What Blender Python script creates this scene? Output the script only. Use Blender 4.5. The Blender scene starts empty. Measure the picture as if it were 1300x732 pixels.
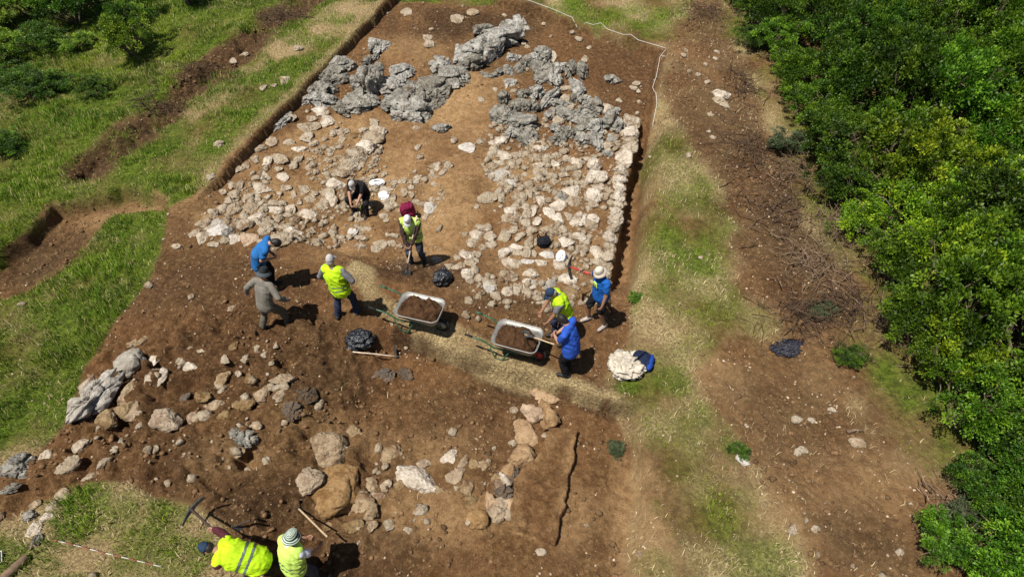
import bpy, bmesh, math, random
import numpy as np
from mathutils import Vector, Matrix, Euler

random.seed(7)
RNG = np.random.default_rng(11)
C = bpy.context.scene.collection
scene = bpy.context.scene
PI = math.pi
R = math.radians

# ------------------------------------------------------------------ camera model
PITCH = R(48.0)
F = 820.0
CAMH = 11.0
SP, CP = math.sin(PITCH), math.cos(PITCH)


def ray(u, v):
    X = (u - 650.0) / F
    Y = -(v - 366.0) / F
    return np.array([X, CP + Y * SP, -SP + Y * CP])


def at0(u, v, z=0.0):
    """ground point seen at photo pixel (u, v) on the level z"""
    d = ray(u, v)
    t = (z - CAMH) / d[2]
    return d[0] * t, d[1] * t


def px_of(x, y, z=0.0):
    zc = y * CP + (CAMH - z) * SP
    return 650 + F * x / zc, 366 + F * ((CAMH - z) * CP - y * SP) / zc


def scale_at(v):
    """pixels per metre on the ground at photo row v"""
    return CP * (v - (366 - F * math.tan(PITCH))) / CAMH


def polyw(pts):
    return np.array([at0(u, v) for u, v in pts])


# ------------------------------------------------------------------ noise
def _hash(ix, iy, iz, seed):
    h = (ix.astype(np.uint32) * np.uint32(374761393) + iy.astype(np.uint32) * np.uint32(668265263)
         + iz.astype(np.uint32) * np.uint32(2147483647 - 1274126177) + np.uint32((seed * 974711 + 12345) & 0xffffffff))
    h = (h ^ (h >> np.uint32(13))) * np.uint32(1274126177)
    h = (h ^ (h >> np.uint32(16))) * np.uint32(2246822519)
    h = h ^ (h >> np.uint32(15))
    return h.astype(np.float64) / 4294967295.0


def vnoise(x, y, z, seed=0):
    fx, fy, fz = np.floor(x), np.floor(y), np.floor(z)
    ix, iy, iz = fx.astype(np.int64), fy.astype(np.int64), fz.astype(np.int64)
    tx, ty, tz = x - fx, y - fy, z - fz
    sx, sy, sz = [t * t * t * (t * (t * 6 - 15) + 10) for t in (tx, ty, tz)]
    r = 0
    for a in (0, 1):
        wx = sx if a else 1 - sx
        for b in (0, 1):
            wy = sy if b else 1 - sy
            for c in (0, 1):
                wz = sz if c else 1 - sz
                r = r + wx * wy * wz * _hash(ix + a, iy + b, iz + c, seed)
    return r * 2 - 1


def fbm(x, y, z=None, octaves=4, seed=0, gain=0.5):
    x = np.asarray(x, float)
    y = np.asarray(y, float)
    z = np.zeros_like(x) if z is None else np.asarray(z, float)
    r = np.zeros_like(x)
    a = 1.0
    f = 1.0
    for o in range(octaves):
        r = r + a * vnoise(x * f + 17.3 * o, y * f - 9.1 * o, z * f + 3.7 * o, seed + o)
        a *= gain
        f *= 2.03
    return r


def sstep(a, b, x):
    t = np.clip((x - a) / (b - a), 0, 1)
    return t * t * (3 - 2 * t)


def sdf_poly(poly, x, y):
    """signed distance (inside positive) to a polygon, vectorised"""
    n = len(poly)
    d = np.full(x.shape, 1e9)
    inside = np.zeros(x.shape, bool)
    for i in range(n):
        ax, ay = poly[i]
        bx, by = poly[(i + 1) % n]
        ex, ey = bx - ax, by - ay
        wx, wy = x - ax, y - ay
        t = np.clip((wx * ex + wy * ey) / (ex * ex + ey * ey + 1e-12), 0, 1)
        dd = (wx - ex * t) ** 2 + (wy - ey * t) ** 2
        d = np.minimum(d, dd)
        c = ((ay > y) != (by > y)) & (x < (bx - ax) * (y - ay) / ((by - ay) if abs(by - ay) > 1e-9 else 1e-9) + ax)
        inside ^= c
    d = np.sqrt(d)
    return np.where(inside, d, -d)


def d_line(pts, x, y):
    d = np.full(x.shape, 1e9)
    for (ax, ay), (bx, by) in zip(pts[:-1], pts[1:]):
        ex, ey = bx - ax, by - ay
        wx, wy = x - ax, y - ay
        t = np.clip((wx * ex + wy * ey) / (ex * ex + ey * ey + 1e-12), 0, 1)
        d = np.minimum(d, (wx - ex * t) ** 2 + (wy - ey * t) ** 2)
    return np.sqrt(d)


def half(p, q, x, y):
    """distance to the right-hand side (in picture sense: below/right) of p->q, positive on the left of travel"""
    ex, ey = q[0] - p[0], q[1] - p[1]
    L = math.hypot(ex, ey)
    return (ex * (y - p[1]) - ey * (x - p[0])) / L


# ------------------------------------------------------------------ zones (drawn on the level ground)
S_POLY = polyw([(497, -8), (650, -8), (700, 12), (770, 38), (848, 62), (838, 100), (832, 145), (822, 170), (818, 260),
                (808, 330), (802, 400), (795, 440), (775, 462), (765, 485), (785, 512), (805, 560), (812, 620), (800, 690),
                (795, 800), (330, 800), (285, 668), (250, 645), (195, 635), (160, 614), (110, 614), (80, 632), (45, 640),
                (5, 660), (-30, 640), (-10, 600), (40, 575), (75, 540), (98, 490), (105, 460), (140, 400), (185, 350), (200, 320),
                (208, 295), (212, 264), (262, 237), (275, 215), (390, 100), (470, 22)])
R_POLY = polyw([(848, 64), (862, 30), (870, -10), (930, -10), (935, 60), (955, 110), (985, 170), (1010, 260), (1060, 350), (1075, 430),
                (1100, 530), (1150, 600), (1260, 640), (1200, 690), (1215, 800), (1060, 800), (1030, 732), (1000, 660), (965, 590),
                (905, 525), (880, 470), (910, 445), (990, 425), (965, 370), (930, 300), (905, 220), (872, 150), (843, 135), (838, 100)])
B2_POLY = polyw([(-40, 320), (20, 290), (62, 250), (130, 240), (152, 230), (212, 250), (208, 264), (145, 268), (110, 300),
                 (80, 332), (30, 358), (-40, 380)])
B1_LINE = polyw([(420, -15), (385, 5), (340, 22), (300, 60), (250, 95), (205, 140), (160, 170), (100, 205)])
TANTOP = polyw([(325, 62), (365, 40), (410, 12), (480, -10), (500, -6), (455, 40), (400, 62), (350, 80)])
TAN2 = polyw([(300, 85), (340, 60), (345, 80), (290, 120), (245, 150), (235, 140), (280, 105)])
BAULK = polyw([(452, 345), (470, 380), (530, 412), (590, 436), (655, 466), (715, 484), (775, 500)])
PLAT = polyw([(700, 530), (736, 537), (718, 636), (706, 680), (645, 662), (652, 600), (690, 560)])
MARG = polyw([(765, 490), (820, 520), (850, 600), (850, 740), (790, 800), (800, 690), (812, 620), (805, 560)])
THICK = polyw([(905, -30), (945, 60), (975, 120), (1005, 200), (1040, 280), (1075, 350), (1085, 430), (1110, 530), (1190, 590),
               (1320, 650), (1500, 600), (1700, -30)])
EDGE_LEFT = polyw([(500, -5), (470, 22), (390, 100), (275, 215), (262, 237)])
WALL_R = polyw([(815, 150), (810, 172), (805, 195), (798, 225), (794, 250), (790, 290), (783, 320), (776, 360), (770, 392)])
TRENCH_WALL = polyw([(805, 170), (800, 200), (792, 240), (787, 300), (778, 340)])

T1 = [(polyw([(265, 236), (390, 101)]), .07), (polyw([(390, 101), (499, -4)]), .07), (polyw([(645, -6), (772, 38)]), .10),
      (polyw([(772, 38), (850, 63)]), .10), (polyw([(845, 60), (834, 145)]), .10), (polyw([(826, 150), (802, 420)]), .16),
      (polyw([(802, 430), (480, 330)]), .55), (polyw([(480, 330), (215, 320)]), 1.3), (polyw([(225, 330), (266, 232)]), .8)]
T2 = [(polyw([(500, 422), (800, 516)]), .06), (polyw([(800, 510), (816, 620)]), .45), (polyw([(816, 620), (800, 760)]), .45),
      (polyw([(330, 760), (440, 440)]), 2.0), (polyw([(430, 440), (505, 420)]), .5)]
GREENS = [(860, 225, 45, 55, .6), (865, 315, 50, 42, .95), (905, 378, 60, 32, .6), (885, 440, 40, 35, .55), (850, 482, 50, 30, .75),
          (930, 562, 26, 32, 1.0), (898, 530, 30, 30, .6), (870, 600, 40, 40, .45), (905, 660, 60, 50, .7), (960, 705, 60, 40, .7),
          (802, 488, 26, 14, .9), (805, 378, 14, 14, .7), (782, 572, 16, 18, .5), (872, 180, 30, 30, .35), (960, 405, 50, 26, .4),
          (852, 205, 45, 75, .5), (880, 300, 62, 75, .55), (895, 385, 75, 50, .6), (835, 480, 60, 38, .55), (905, 650, 80, 90, .5), (875, 555, 60, 60, .5), (835, 712, 25, 20, .5), (1115, 690, 14, 12, .4), (835, 640, 18, 20, .3)]
GW = []
for (u, v, ru, rv, a) in GREENS:
    gx, gy = at0(u, v)
    s = scale_at(v)
    dep = math.sin(PITCH + math.atan((v - 366) / F))
    GW.append((gx, gy, ru / s, rv / s / dep, a))


def min_half(edges, x, y):
    m = np.full(x.shape, 1.0)
    for (p, q), w in edges:
        # trench edges are listed clockwise in the picture -> inside on the right of travel in world terms
        d = -half(p, q, x, y)
        m = np.minimum(m, sstep(-w * .5, w * .5, d))
    return m


def zones(x, y):
    wob = .10 * fbm(x * 1.7, y * 1.7, octaves=3, seed=3)
    wob2 = .25 * fbm(x * .9, y * .9, octaves=4, seed=5)
    sS = sdf_poly(S_POLY, x, y)
    z = {}
    z['soil'] = sstep(-.06, .10, sS + wob * .45)
    z['path'] = sstep(-.25, .3, sdf_poly(R_POLY, x, y) + wob2)
    b2 = sdf_poly(B2_POLY, x, y)
    z['b2'] = sstep(-.1, .15, b2 + wob * 1.3)
    dl = d_line(B1_LINE, x, y)
    z['b1'] = sstep(1.0, .5, dl + wob2 * 1.2) * sstep(-14.2, -12.2, x)
    z['tan'] = np.maximum(sstep(-.3, .3, sdf_poly(TANTOP, x, y) + wob2), .8 * sstep(-.2, .2, sdf_poly(TAN2, x, y) + wob2))
    z['edge'] = sstep(.5, .1, d_line(EDGE_LEFT, x, y) + wob)
    z['baulk'] = sstep(.36, .15, d_line(BAULK, x, y) + wob * 1.4)
    z['marg'] = sstep(-.4, .2, sdf_poly(MARG, x, y) + wob2)
    z['thick'] = sstep(-.6, .6, sdf_poly(THICK, x, y) + wob2)
    g = np.zeros_like(x)
    for gx, gy, rx, ry, a in GW:
        q = np.sqrt(((x - gx) / rx) ** 2 + ((y - gy) / ry) ** 2)
        g = np.maximum(g, a * sstep(1.25, .4, q + wob2 * 1.6))
    z['blob'] = g
    left = sstep(.5, -.5, x - (-3.4 + (y - 20) * .12) + wob2) * 1.0
    left = np.where(y < 7.6, sstep(7.8, 6.6, y) * 0 + left, left)
    z['left'] = left
    lowleft = sstep(.4, -.4, (y - (6.3 + .05 * x)) + wob2) * sstep(-1.5, -3.0, x)
    z['lowleft'] = lowleft
    z['topr'] = sstep(21.3, 22.3, y + wob2) * sstep(-3, -2, x)
    return z


def green_amount(x, y, z=None):
    z = zones(x, y) if z is None else z
    n = fbm(x * 1.3, y * 1.3, octaves=4, seed=21)
    n2 = fbm(x * .45 + 4, y * .45, octaves=3, seed=23)
    g = z['left'] * np.clip(.95 + .42 * n + .22 * n2, 0, 1)
    g = np.where(z['lowleft'] > .01, g * (1 - z['lowleft']) + z['lowleft'] * np.clip(.32 + .75 * n, 0, 1), g)
    g = np.maximum(g, z['topr'] * np.clip(.55 + .5 * n, 0, 1))
    g = np.maximum(g, z['blob'] * np.clip(.95 + .6 * n, 0, 1))
    g = np.maximum(g, z['thick'] * np.clip(.45 + .6 * n, 0, 1))
    g = g * (1 - z['edge'] * .65) * (1 - z['tan'] * np.clip(.8 - .5 * n, 0, 1))
    g = g * (1 - np.clip(z['soil'], 0, 1) * (1 - z['baulk'] * 0)) * (1 - .93 * z['path'] * (1 - z['thick']))
    g = g * (1 - z['b2']) * (1 - z['b1'] * np.clip(1.05 - .35 * n, 0, 1))
    return np.clip(g, 0, 1)


def straw_amount(x, y, z=None):
    z = zones(x, y) if z is None else z
    n = fbm(x * 1.1 + 9, y * 1.1, octaves=4, seed=31)
    s = np.clip(.46 + .55 * n, 0, 1)
    s = s * (1 - z['soil']) * (1 - .85 * z['path']) * (1 - .8 * z['b2']) * (1 - .8 * z['b1']) * (1 - z['thick'] * .8)
    s = s * (1 - z['marg'] * .45) * (1 - .55 * z['left'])
    s = np.maximum(s, z['lowleft'] * .7 * (1 - z['soil']))
    s = np.maximum(s, z['baulk'] * np.clip(.85 + .4 * n, 0, 1))
    s = np.maximum(s, np.maximum(z['edge'] * .7, z['tan'] * .7) * (1 - z['soil']))
    return np.clip(s, 0, 1)


def height(x, y):
    x = np.asarray(x, float)
    y = np.asarray(y, float)
    sc = x.ndim == 0
    if sc:
        x = x[None]
        y = y[None]
    wob = .05 * fbm(x * 2.2, y * 2.2, octaves=3, seed=41)
    h = .10 * fbm(x * .22, y * .22, octaves=3, seed=43) + .035 * fbm(x * 1.2, y * 1.2, octaves=3, seed=45)
    # the hillside falls away to the left and a little to the right
    h = h - .030 * np.clip(-x - 6.5, 0, 40) ** 1.25 - .010 * np.clip(x - 9, 0, 60) ** 1.2
    xx, yy = x + wob, y + wob * .8
    t1 = min_half(T1, xx, yy)
    t2 = min_half(T2, xx, yy)
    h = h - .38 * t1 - .44 * t2
    # narrow ditch along the right-hand wall
    wl = WALL_R
    dw = xx - np.interp(yy, wl[::-1, 1], wl[::-1, 0])
    amp = sstep(17.6, 16.6, yy) * (.22 + .50 * sstep(9.9, 11.2, yy)) * sstep(8.6, 9.4, yy)
    h = h - amp * sstep(-.03, .05, dw) * sstep(.85, .30, dw)
    bk = sstep(.48, .30, d_line(BAULK, xx, yy))
    h = h + bk * (.16 * t1) * .6
    b2 = sdf_poly(B2_POLY, xx, yy)
    h = h - .46 * sstep(-.03, .14, b2) + .10 * sstep(.1, .5, b2) * fbm(x * 2.4, y * 2.4, octaves=4, seed=60, gain=.6)
    dl = d_line(B1_LINE, xx, yy)
    bk1 = sstep(.75, .2, dl + wob * 3) * sstep(-14.2, -12.2, x)
    h = h + bk1 * (-.20 + .34 * fbm(x * 2.1, y * 2.1, octaves=4, seed=59, gain=.6))
    # trodden, lumpy dug soil
    so = np.clip(sdf_poly(S_POLY, x, y) * 3, 0, 1)
    ro = np.clip(sdf_poly(R_POLY, x, y) * 3, 0, 1)
    low = sstep(10.5, 9.0, y - .10 * x)
    lump = .05 * fbm(x * 2.6, y * 2.6, octaves=5, seed=51, gain=.62)
    rg_ = .20 * (.45 - np.abs(fbm(x * 1.5 + .5 * y, y * 1.5 - .5 * x, octaves=4, seed=53, gain=.6)))
    lump = lump * 1.15 + rg_ * sstep(11.0, 9.3, y - .10 * x) * sstep(-1.6, -3.2, x)
    h = h + lump * (so * (.55 + .9 * low * sstep(-1.0, -3.0, x)) + .7 * ro)
    clod = np.maximum(0, fbm(x * 7, y * 7, octaves=3, seed=57)) ** 1.5
    h = h + .028 * clod * (so * (.5 + .8 * low) + ro * .8)
    # spoil ridges and small pits left of the lower trench
    pit = np.zeros_like(x)
    for (u, v, r_, dz) in [(213, 587, .34, -.16), (485, 345, .5, -.07), (300, 665, .35, -.12), (700, 410, .5, -.05), (385, 520, .4, .10),
                           (470, 640, .35, .06), (392, 606, .4, .10), (600, 625, .6, .05), (520, 340, .3, .06),
                           (150, 540, .7, .10), (640, 320, .9, .10), (340, 280, 1.0, .10), (650, 120, 1.1, .18), (590, 330, .5, .12), (470, 190, .4, .08)]:
        px, py = at0(u, v)
        pit = pit + dz * np.exp(-(((x - px) ** 2 + (y - py) ** 2) / r_ ** 2))
    h = h + pit
    return h[0] if sc else h


def at(u, v, dz=0.0):
    x, y = at0(u, v)
    z = 0.0
    for _ in range(4):
        z = float(height(x, y)) + dz
        x, y = at0(u, v, z)
    return x, y, float(height(x, y))


# ------------------------------------------------------------------ object helpers
def tag(o, label=None, cat=None, group=None, kind=None):
    if label:
        o['label'] = label
    if cat:
        o['category'] = cat
    if group:
        o['group'] = group
    if kind:
        o['kind'] = kind
    return o


def empty(name, loc=(0, 0, 0), rz=0.0, label=None, cat=None, group=None):
    o = bpy.data.objects.new(name, None)
    o.empty_display_size = .1
    o.location = loc
    o.rotation_euler = (0, 0, rz)
    C.objects.link(o)
    return tag(o, label, cat, group)


def link(name, me, parent=None, mat=None, smooth=True):
    o = bpy.data.objects.new(name, me)
    C.objects.link(o)
    if parent:
        o.parent = parent
    if mat:
        me.materials.clear()
        me.materials.append(mat)
    if smooth and len(me.polygons):
        me.polygons.foreach_set('use_smooth', np.ones(len(me.polygons), bool))
    return o


def fast_mesh(name, verts, faces):
    """verts (n,3), faces (m,k) with equal k"""
    me = bpy.data.meshes.new(name)
    verts = np.ascontiguousarray(verts, np.float32)
    faces = np.ascontiguousarray(faces, np.int32)
    m, k = faces.shape
    me.vertices.add(len(verts))
    me.vertices.foreach_set('co', verts.ravel())
    me.loops.add(m * k)
    me.loops.foreach_set('vertex_index', faces.ravel())
    me.polygons.add(m)
    me.polygons.foreach_set('loop_start', np.arange(0, m * k, k, dtype=np.int32))
    me.polygons.foreach_set('loop_total', np.full(m, k, np.int32))
    me.update(calc_edges=True)
    return me


def vcol(me, name, rgb):
    a = me.color_attributes.new(name, 'FLOAT_COLOR', 'POINT')
    rgba = np.ones((len(me.vertices), 4), np.float32)
    rgba[:, :3] = rgb
    a.data.foreach_set('color', rgba.ravel())


class MB:
    def __init__(self):
        self.v = []
        self.f = []

    def ring_loft(self, rings, close=True, caps=True):
        n = len(rings[0])
        b = len(self.v)
        for r in rings:
            self.v.extend([tuple(p) for p in r])
        for i in range(len(rings) - 1):
            for j in range(n if close else n - 1):
                k = (j + 1) % n
                self.f.append((b + i * n + j, b + i * n + k, b + (i + 1) * n + k, b + (i + 1) * n + j))
        if caps:
            self.f.append(tuple(b + j for j in reversed(range(n))))
            self.f.append(tuple(b + (len(rings) - 1) * n + j for j in range(n)))
        return self

    def tube(self, pts, rad, seg=8):
        pts = [Vector(p) for p in pts]
        if not hasattr(rad, '__len__'):
            rad = [rad] * len(pts)
        rings = []
        up = None
        for i, p in enumerate(pts):
            if i == 0:
                d = pts[1] - p
            elif i == len(pts) - 1:
                d = p - pts[i - 1]
            else:
                d = (pts[i + 1] - pts[i]).normalized() + (p - pts[i - 1]).normalized()
            d.normalize()
            if up is None:
                up = Vector((0, 0, 1)) if abs(d.z) < .9 else Vector((1, 0, 0))
            a = d.cross(up)
            if a.length < 1e-4:
                a = d.orthogonal()
            a.normalize()
            b = a.cross(d).normalized()
            up = b
            rings.append([p + (a * math.cos(t) + b * math.sin(t)) * rad[i] for t in [2 * PI * k / seg for k in range(seg)]])
        return self.ring_loft(rings)

    def box(self, c, s, rot=None):
        c = Vector(c)
        b = len(self.v)
        for dz in (-1, 1):
            for dx, dy in ((-1, -1), (1, -1), (1, 1), (-1, 1)):
                p = Vector((dx * s[0] / 2, dy * s[1] / 2, dz * s[2] / 2))
                if rot:
                    p = rot @ p
                self.v.append(tuple(c + p))
        for q in ((3, 2, 1, 0), (4, 5, 6, 7), (0, 1, 5, 4), (1, 2, 6, 5), (2, 3, 7, 6), (3, 0, 4, 7)):
            self.f.append(tuple(b + i for i in q))
        return self

    def build(self, name, mat, parent=None, smooth=True, bevel=0):
        me = bpy.data.meshes.new(name)
        me.from_pydata(self.v, [], self.f)
        if bevel:
            bm = bmesh.new()
            bm.from_mesh(me)
            bmesh.ops.bevel(bm, geom=[e for e in bm.edges if e.calc_face_angle(0) > .6], offset=bevel, segments=2, affect='EDGES', profile=.5)
            bm.to_mesh(me)
            bm.free()
        me.update()
        return link(name, me, parent, mat, smooth)


_ico = {}


def ico(sub):
    if sub not in _ico:
        bm = bmesh.new()
        bmesh.ops.create_icosphere(bm, subdivisions=sub, radius=1)
        bm.verts.ensure_lookup_table()
        v = np.array([p.co[:] for p in bm.verts])
        f = np.array([[p.index for p in q.verts] for q in bm.faces])
        bm.free()
        v /= np.linalg.norm(v, axis=1)[:, None]
        _ico[sub] = (v, f)
    return _ico[sub]


# ------------------------------------------------------------------ materials
def mat(name):
    m = bpy.data.materials.new(name)
    m.use_nodes = True
    nt = m.node_tree
    nt.nodes.clear()
    out = nt.nodes.new('ShaderNodeOutputMaterial')
    bs = nt.nodes.new('ShaderNodeBsdfPrincipled')
    nt.links.new(bs.outputs[0], out.inputs[0])
    return m, nt, bs


def N(nt, typ, **kw):
    n = nt.nodes.new(typ)
    for k, v in kw.items():
        if k.startswith('i_'):
            n.inputs[k[2:].replace('_', ' ')].default_value = v
        else:
            setattr(n, k, v)
    return n


def noise(nt, scale, detail=4, rough=.55, vec=None, dist=0):
    n = N(nt, 'ShaderNodeTexNoise')
    n.inputs['Scale'].default_value = scale
    n.inputs['Detail'].default_value = detail
    n.inputs['Roughness'].default_value = rough
    n.inputs['Distortion'].default_value = dist
    if vec is not None:
        nt.links.new(vec, n.inputs['Vector'])
    return n.outputs['Fac']


def maprange(nt, val, a, b, c=0., d=1.):
    n = N(nt, 'ShaderNodeMapRange')
    n.interpolation_type = 'SMOOTHSTEP'
    nt.links.new(val, n.inputs[0])
    for i, q in enumerate((a, b, c, d)):
        n.inputs[i + 1].default_value = q
    return n.outputs[0]


def mixc(nt, fac, a, b, blend='MIX'):
    n = N(nt, 'ShaderNodeMix', data_type='RGBA', blend_type=blend)
    if isinstance(fac, (int, float)):
        n.inputs[0].default_value = fac
    else:
        nt.links.new(fac, n.inputs[0])
    for sock, q in ((n.inputs[6], a), (n.inputs[7], b)):
        if isinstance(q, (tuple, list)):
            sock.default_value = (*q[:3], 1)
        else:
            nt.links.new(q, sock)
    return n.outputs[2]


def mathn(nt, op, a, b=None):
    n = N(nt, 'ShaderNodeMath', operation=op)
    for i, q in enumerate((a, b)):
        if q is None:
            continue
        if isinstance(q, (int, float)):
            n.inputs[i].default_value = q
        else:
            nt.links.new(q, n.inputs[i])
    return n.outputs[0]


def bump(nt, bs, hgt, strength=.5, dist=.02, prev=None):
    b = N(nt, 'ShaderNodeBump')
    b.inputs['Strength'].default_value = strength
    b.inputs['Distance'].default_value = dist
    nt.links.new(hgt, b.inputs['Height'])
    if prev is not None:
        nt.links.new(prev, b.inputs['Normal'])
    nt.links.new(b.outputs[0], bs.inputs['Normal'])
    return b.outputs[0]


def simple(name, col, rough=.7, var=.25, scale=8, metallic=0., bump_s=.0, bump_scale=60, spec=.3, rnd=0.):
    m, nt, bs = mat(name)
    tc = N(nt, 'ShaderNodeTexCoord')
    f = noise(nt, scale, 4, .6, tc.outputs['Object'])
    dark = tuple(c * (1 - var) for c in col)
    lite = tuple(min(1, c * (1 + var * .7)) for c in col)
    c = mixc(nt, maprange(nt, f, .3, .7), dark, lite)
    if rnd:
        oi = N(nt, 'ShaderNodeObjectInfo')
        hs = N(nt, 'ShaderNodeHueSaturation')
        nt.links.new(maprange(nt, oi.outputs['Random'], 0, 1, 1 - rnd, 1 + rnd), hs.inputs['Value'])
        nt.links.new(c, hs.inputs['Color'])
        c = hs.outputs[0]
    nt.links.new(c, bs.inputs['Base Color'])
    bs.inputs['Roughness'].default_value = rough
    bs.inputs['Metallic'].default_value = metallic
    bs.inputs['Specular IOR Level'].default_value = spec
    if bump_s:
        bump(nt, bs, noise(nt, bump_scale, 3, .6, tc.outputs['Object']), bump_s, .01)
    return m


def ground_material():
    m, nt, bs = mat('ground_soil_and_turf')
    geo = N(nt, 'ShaderNodeNewGeometry')
    P = geo.outputs['Position']
    a1 = N(nt, 'ShaderNodeVertexColor', layer_name='zone')
    a2 = N(nt, 'ShaderNodeVertexColor', layer_name='tone')
    s1 = N(nt, 'ShaderNodeSeparateColor')
    s2 = N(nt, 'ShaderNodeSeparateColor')
    nt.links.new(a1.outputs[0], s1.inputs[0])
    nt.links.new(a2.outputs[0], s2.inputs[0])
    g, st, dk = s1.outputs
    tn, rd, stn = s2.outputs
    n1 = noise(nt, 1.3, 6, .62, P)
    n2 = noise(nt, 6.5, 6, .65, P)
    n3 = noise(nt, 20, 6, .75, P)
    n4 = noise(nt, 13, 5, .75, P, .6)
    soil = mixc(nt, maprange(nt, n2, .32, .68), (.100, .055, .024), (.240, .145, .070))
    soil = mixc(nt, maprange(nt, n1, .38, .66, 0, .7), soil, (.165, .093, .048))
    soil = mixc(nt, mathn(nt, 'MULTIPLY', tn, 1.0), soil, mixc(nt, maprange(nt, n2, .3, .7), (.34, .212, .105), (.55, .365, .195)))
    soil = mixc(nt, mathn(nt, 'MULTIPLY', rd, maprange(nt, n1, .3, .7, .45, 1.)), soil, mixc(nt, maprange(nt, n2, .3, .7), (.15, .074, .034), (.25, .132, .064)))
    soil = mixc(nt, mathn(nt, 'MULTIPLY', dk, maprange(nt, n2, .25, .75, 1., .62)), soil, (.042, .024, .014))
    soil = mixc(nt, maprange(nt, n3, .50, .68, 0, .62), soil, (.055, .029, .014))
    soil = mixc(nt, maprange(nt, n4, .53, .68, 0, .55), soil, (.36, .24, .13))
    # pale stone chips and crumbs
    for sc, th, amt in ((22, .17, .85), (46, .20, .6)):
        vo = N(nt, 'ShaderNodeTexVoronoi')
        vo.inputs['Scale'].default_value = sc
        nt.links.new(P, vo.inputs['Vector'])
        w = N(nt, 'ShaderNodeTexWhiteNoise', noise_dimensions='3D')
        nt.links.new(vo.outputs['Color'], w.inputs[0])
        pick = mathn(nt, 'LESS_THAN', w.outputs[0], mathn(nt, 'MULTIPLY', stn, .5))
        spot = maprange(nt, vo.outputs['Distance'], th, th * .7)
        soil = mixc(nt, mathn(nt, 'MULTIPLY', mathn(nt, 'MULTIPLY', pick, spot), amt), soil, (.42, .33, .235))
    sa = N(nt, 'ShaderNodeHueSaturation')
    sa.inputs['Saturation'].default_value = 1.07
    sa.inputs['Hue'].default_value = .499
    nt.links.new(soil, sa.inputs['Color'])
    soil = sa.outputs[0]
    straw = mixc(nt, maprange(nt, n3, .3, .7), (.28, .190, .090), (.60, .475, .245))
    turf = mixc(nt, maprange(nt, n2, .3, .7), (.045, .075, .006), (.140, .200, .018))
    col = mixc(nt, mathn(nt, 'MULTIPLY', st, .9), soil, straw)
    col = mixc(nt, mathn(nt, 'MULTIPLY', g, .95), col, turf)
    hs = N(nt, 'ShaderNodeHueSaturation')
    nt.links.new(maprange(nt, n3, .32, .68, .62, 1.32), hs.inputs['Value'])
    nt.links.new(col, hs.inputs['Color'])
    col = mixc(nt, mathn(nt, 'MAXIMUM', st, g), col, hs.outputs[0])
    nt.links.new(col, bs.inputs['Base Color'])
    bs.inputs['Roughness'].default_value = .95
    bs.inputs['Specular IOR Level'].default_value = .12
    h = mathn(nt, 'ADD', mathn(nt, 'MULTIPLY', noise(nt, 11, 8, .72, P), 1.3), mathn(nt, 'MULTIPLY', noise(nt, 55, 5, .7, P), .45))
    bump(nt, bs, h, 1.0, .085)
    return m


def rock_material(name, c0, c1, c2, pit=.5, bscale=9, bstr=.7, dirt=(.16, .085, .042), dirt_amt=.5):
    m, nt, bs = mat(name)
    tc = N(nt, 'ShaderNodeTexCoord')
    geo = N(nt, 'ShaderNodeNewGeometry')
    P = geo.outputs['Position']
    oi = N(nt, 'ShaderNodeObjectInfo')
    n1 = noise(nt, 5.0, 6, .65, P)
    n2 = noise(nt, 24, 6, .7, P)
    c = mixc(nt, maprange(nt, n1, .32, .68), c0, c1)
    c = mixc(nt, maprange(nt, n2, .48, .72, 0, .75), c, c2)
    c = mixc(nt, maprange(nt, noise(nt, 3.1, 5, .7, P, .4), .50, .68, 0, dirt_amt), c, dirt)
    hs = N(nt, 'ShaderNodeHueSaturation')
    nt.links.new(maprange(nt, oi.outputs['Random'], 0, 1, .72, 1.18), hs.inputs['Value'])
    nt.links.new(maprange(nt, oi.outputs['Random'], 0, 1, 1.2, .8), hs.inputs['Saturation'])
    nt.links.new(c, hs.inputs['Color'])
    nt.links.new(hs.outputs[0], bs.inputs['Base Color'])
    bs.inputs['Roughness'].default_value = .9
    bs.inputs['Specular IOR Level'].default_value = .2
    vo = N(nt, 'ShaderNodeTexVoronoi')
    vo.inputs['Scale'].default_value = bscale * 1.6
    nt.links.new(P, vo.inputs['Vector'])
    h = mathn(nt, 'ADD', noise(nt, bscale, 8, .7, P), mathn(nt, 'MULTIPLY', vo.outputs['Distance'], pit))
    h = mathn(nt, 'ADD', h, mathn(nt, 'MULTIPLY', noise(nt, bscale * 5, 5, .7, P), .4))
    bump(nt, bs, h, bstr, .06)
    return m


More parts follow.
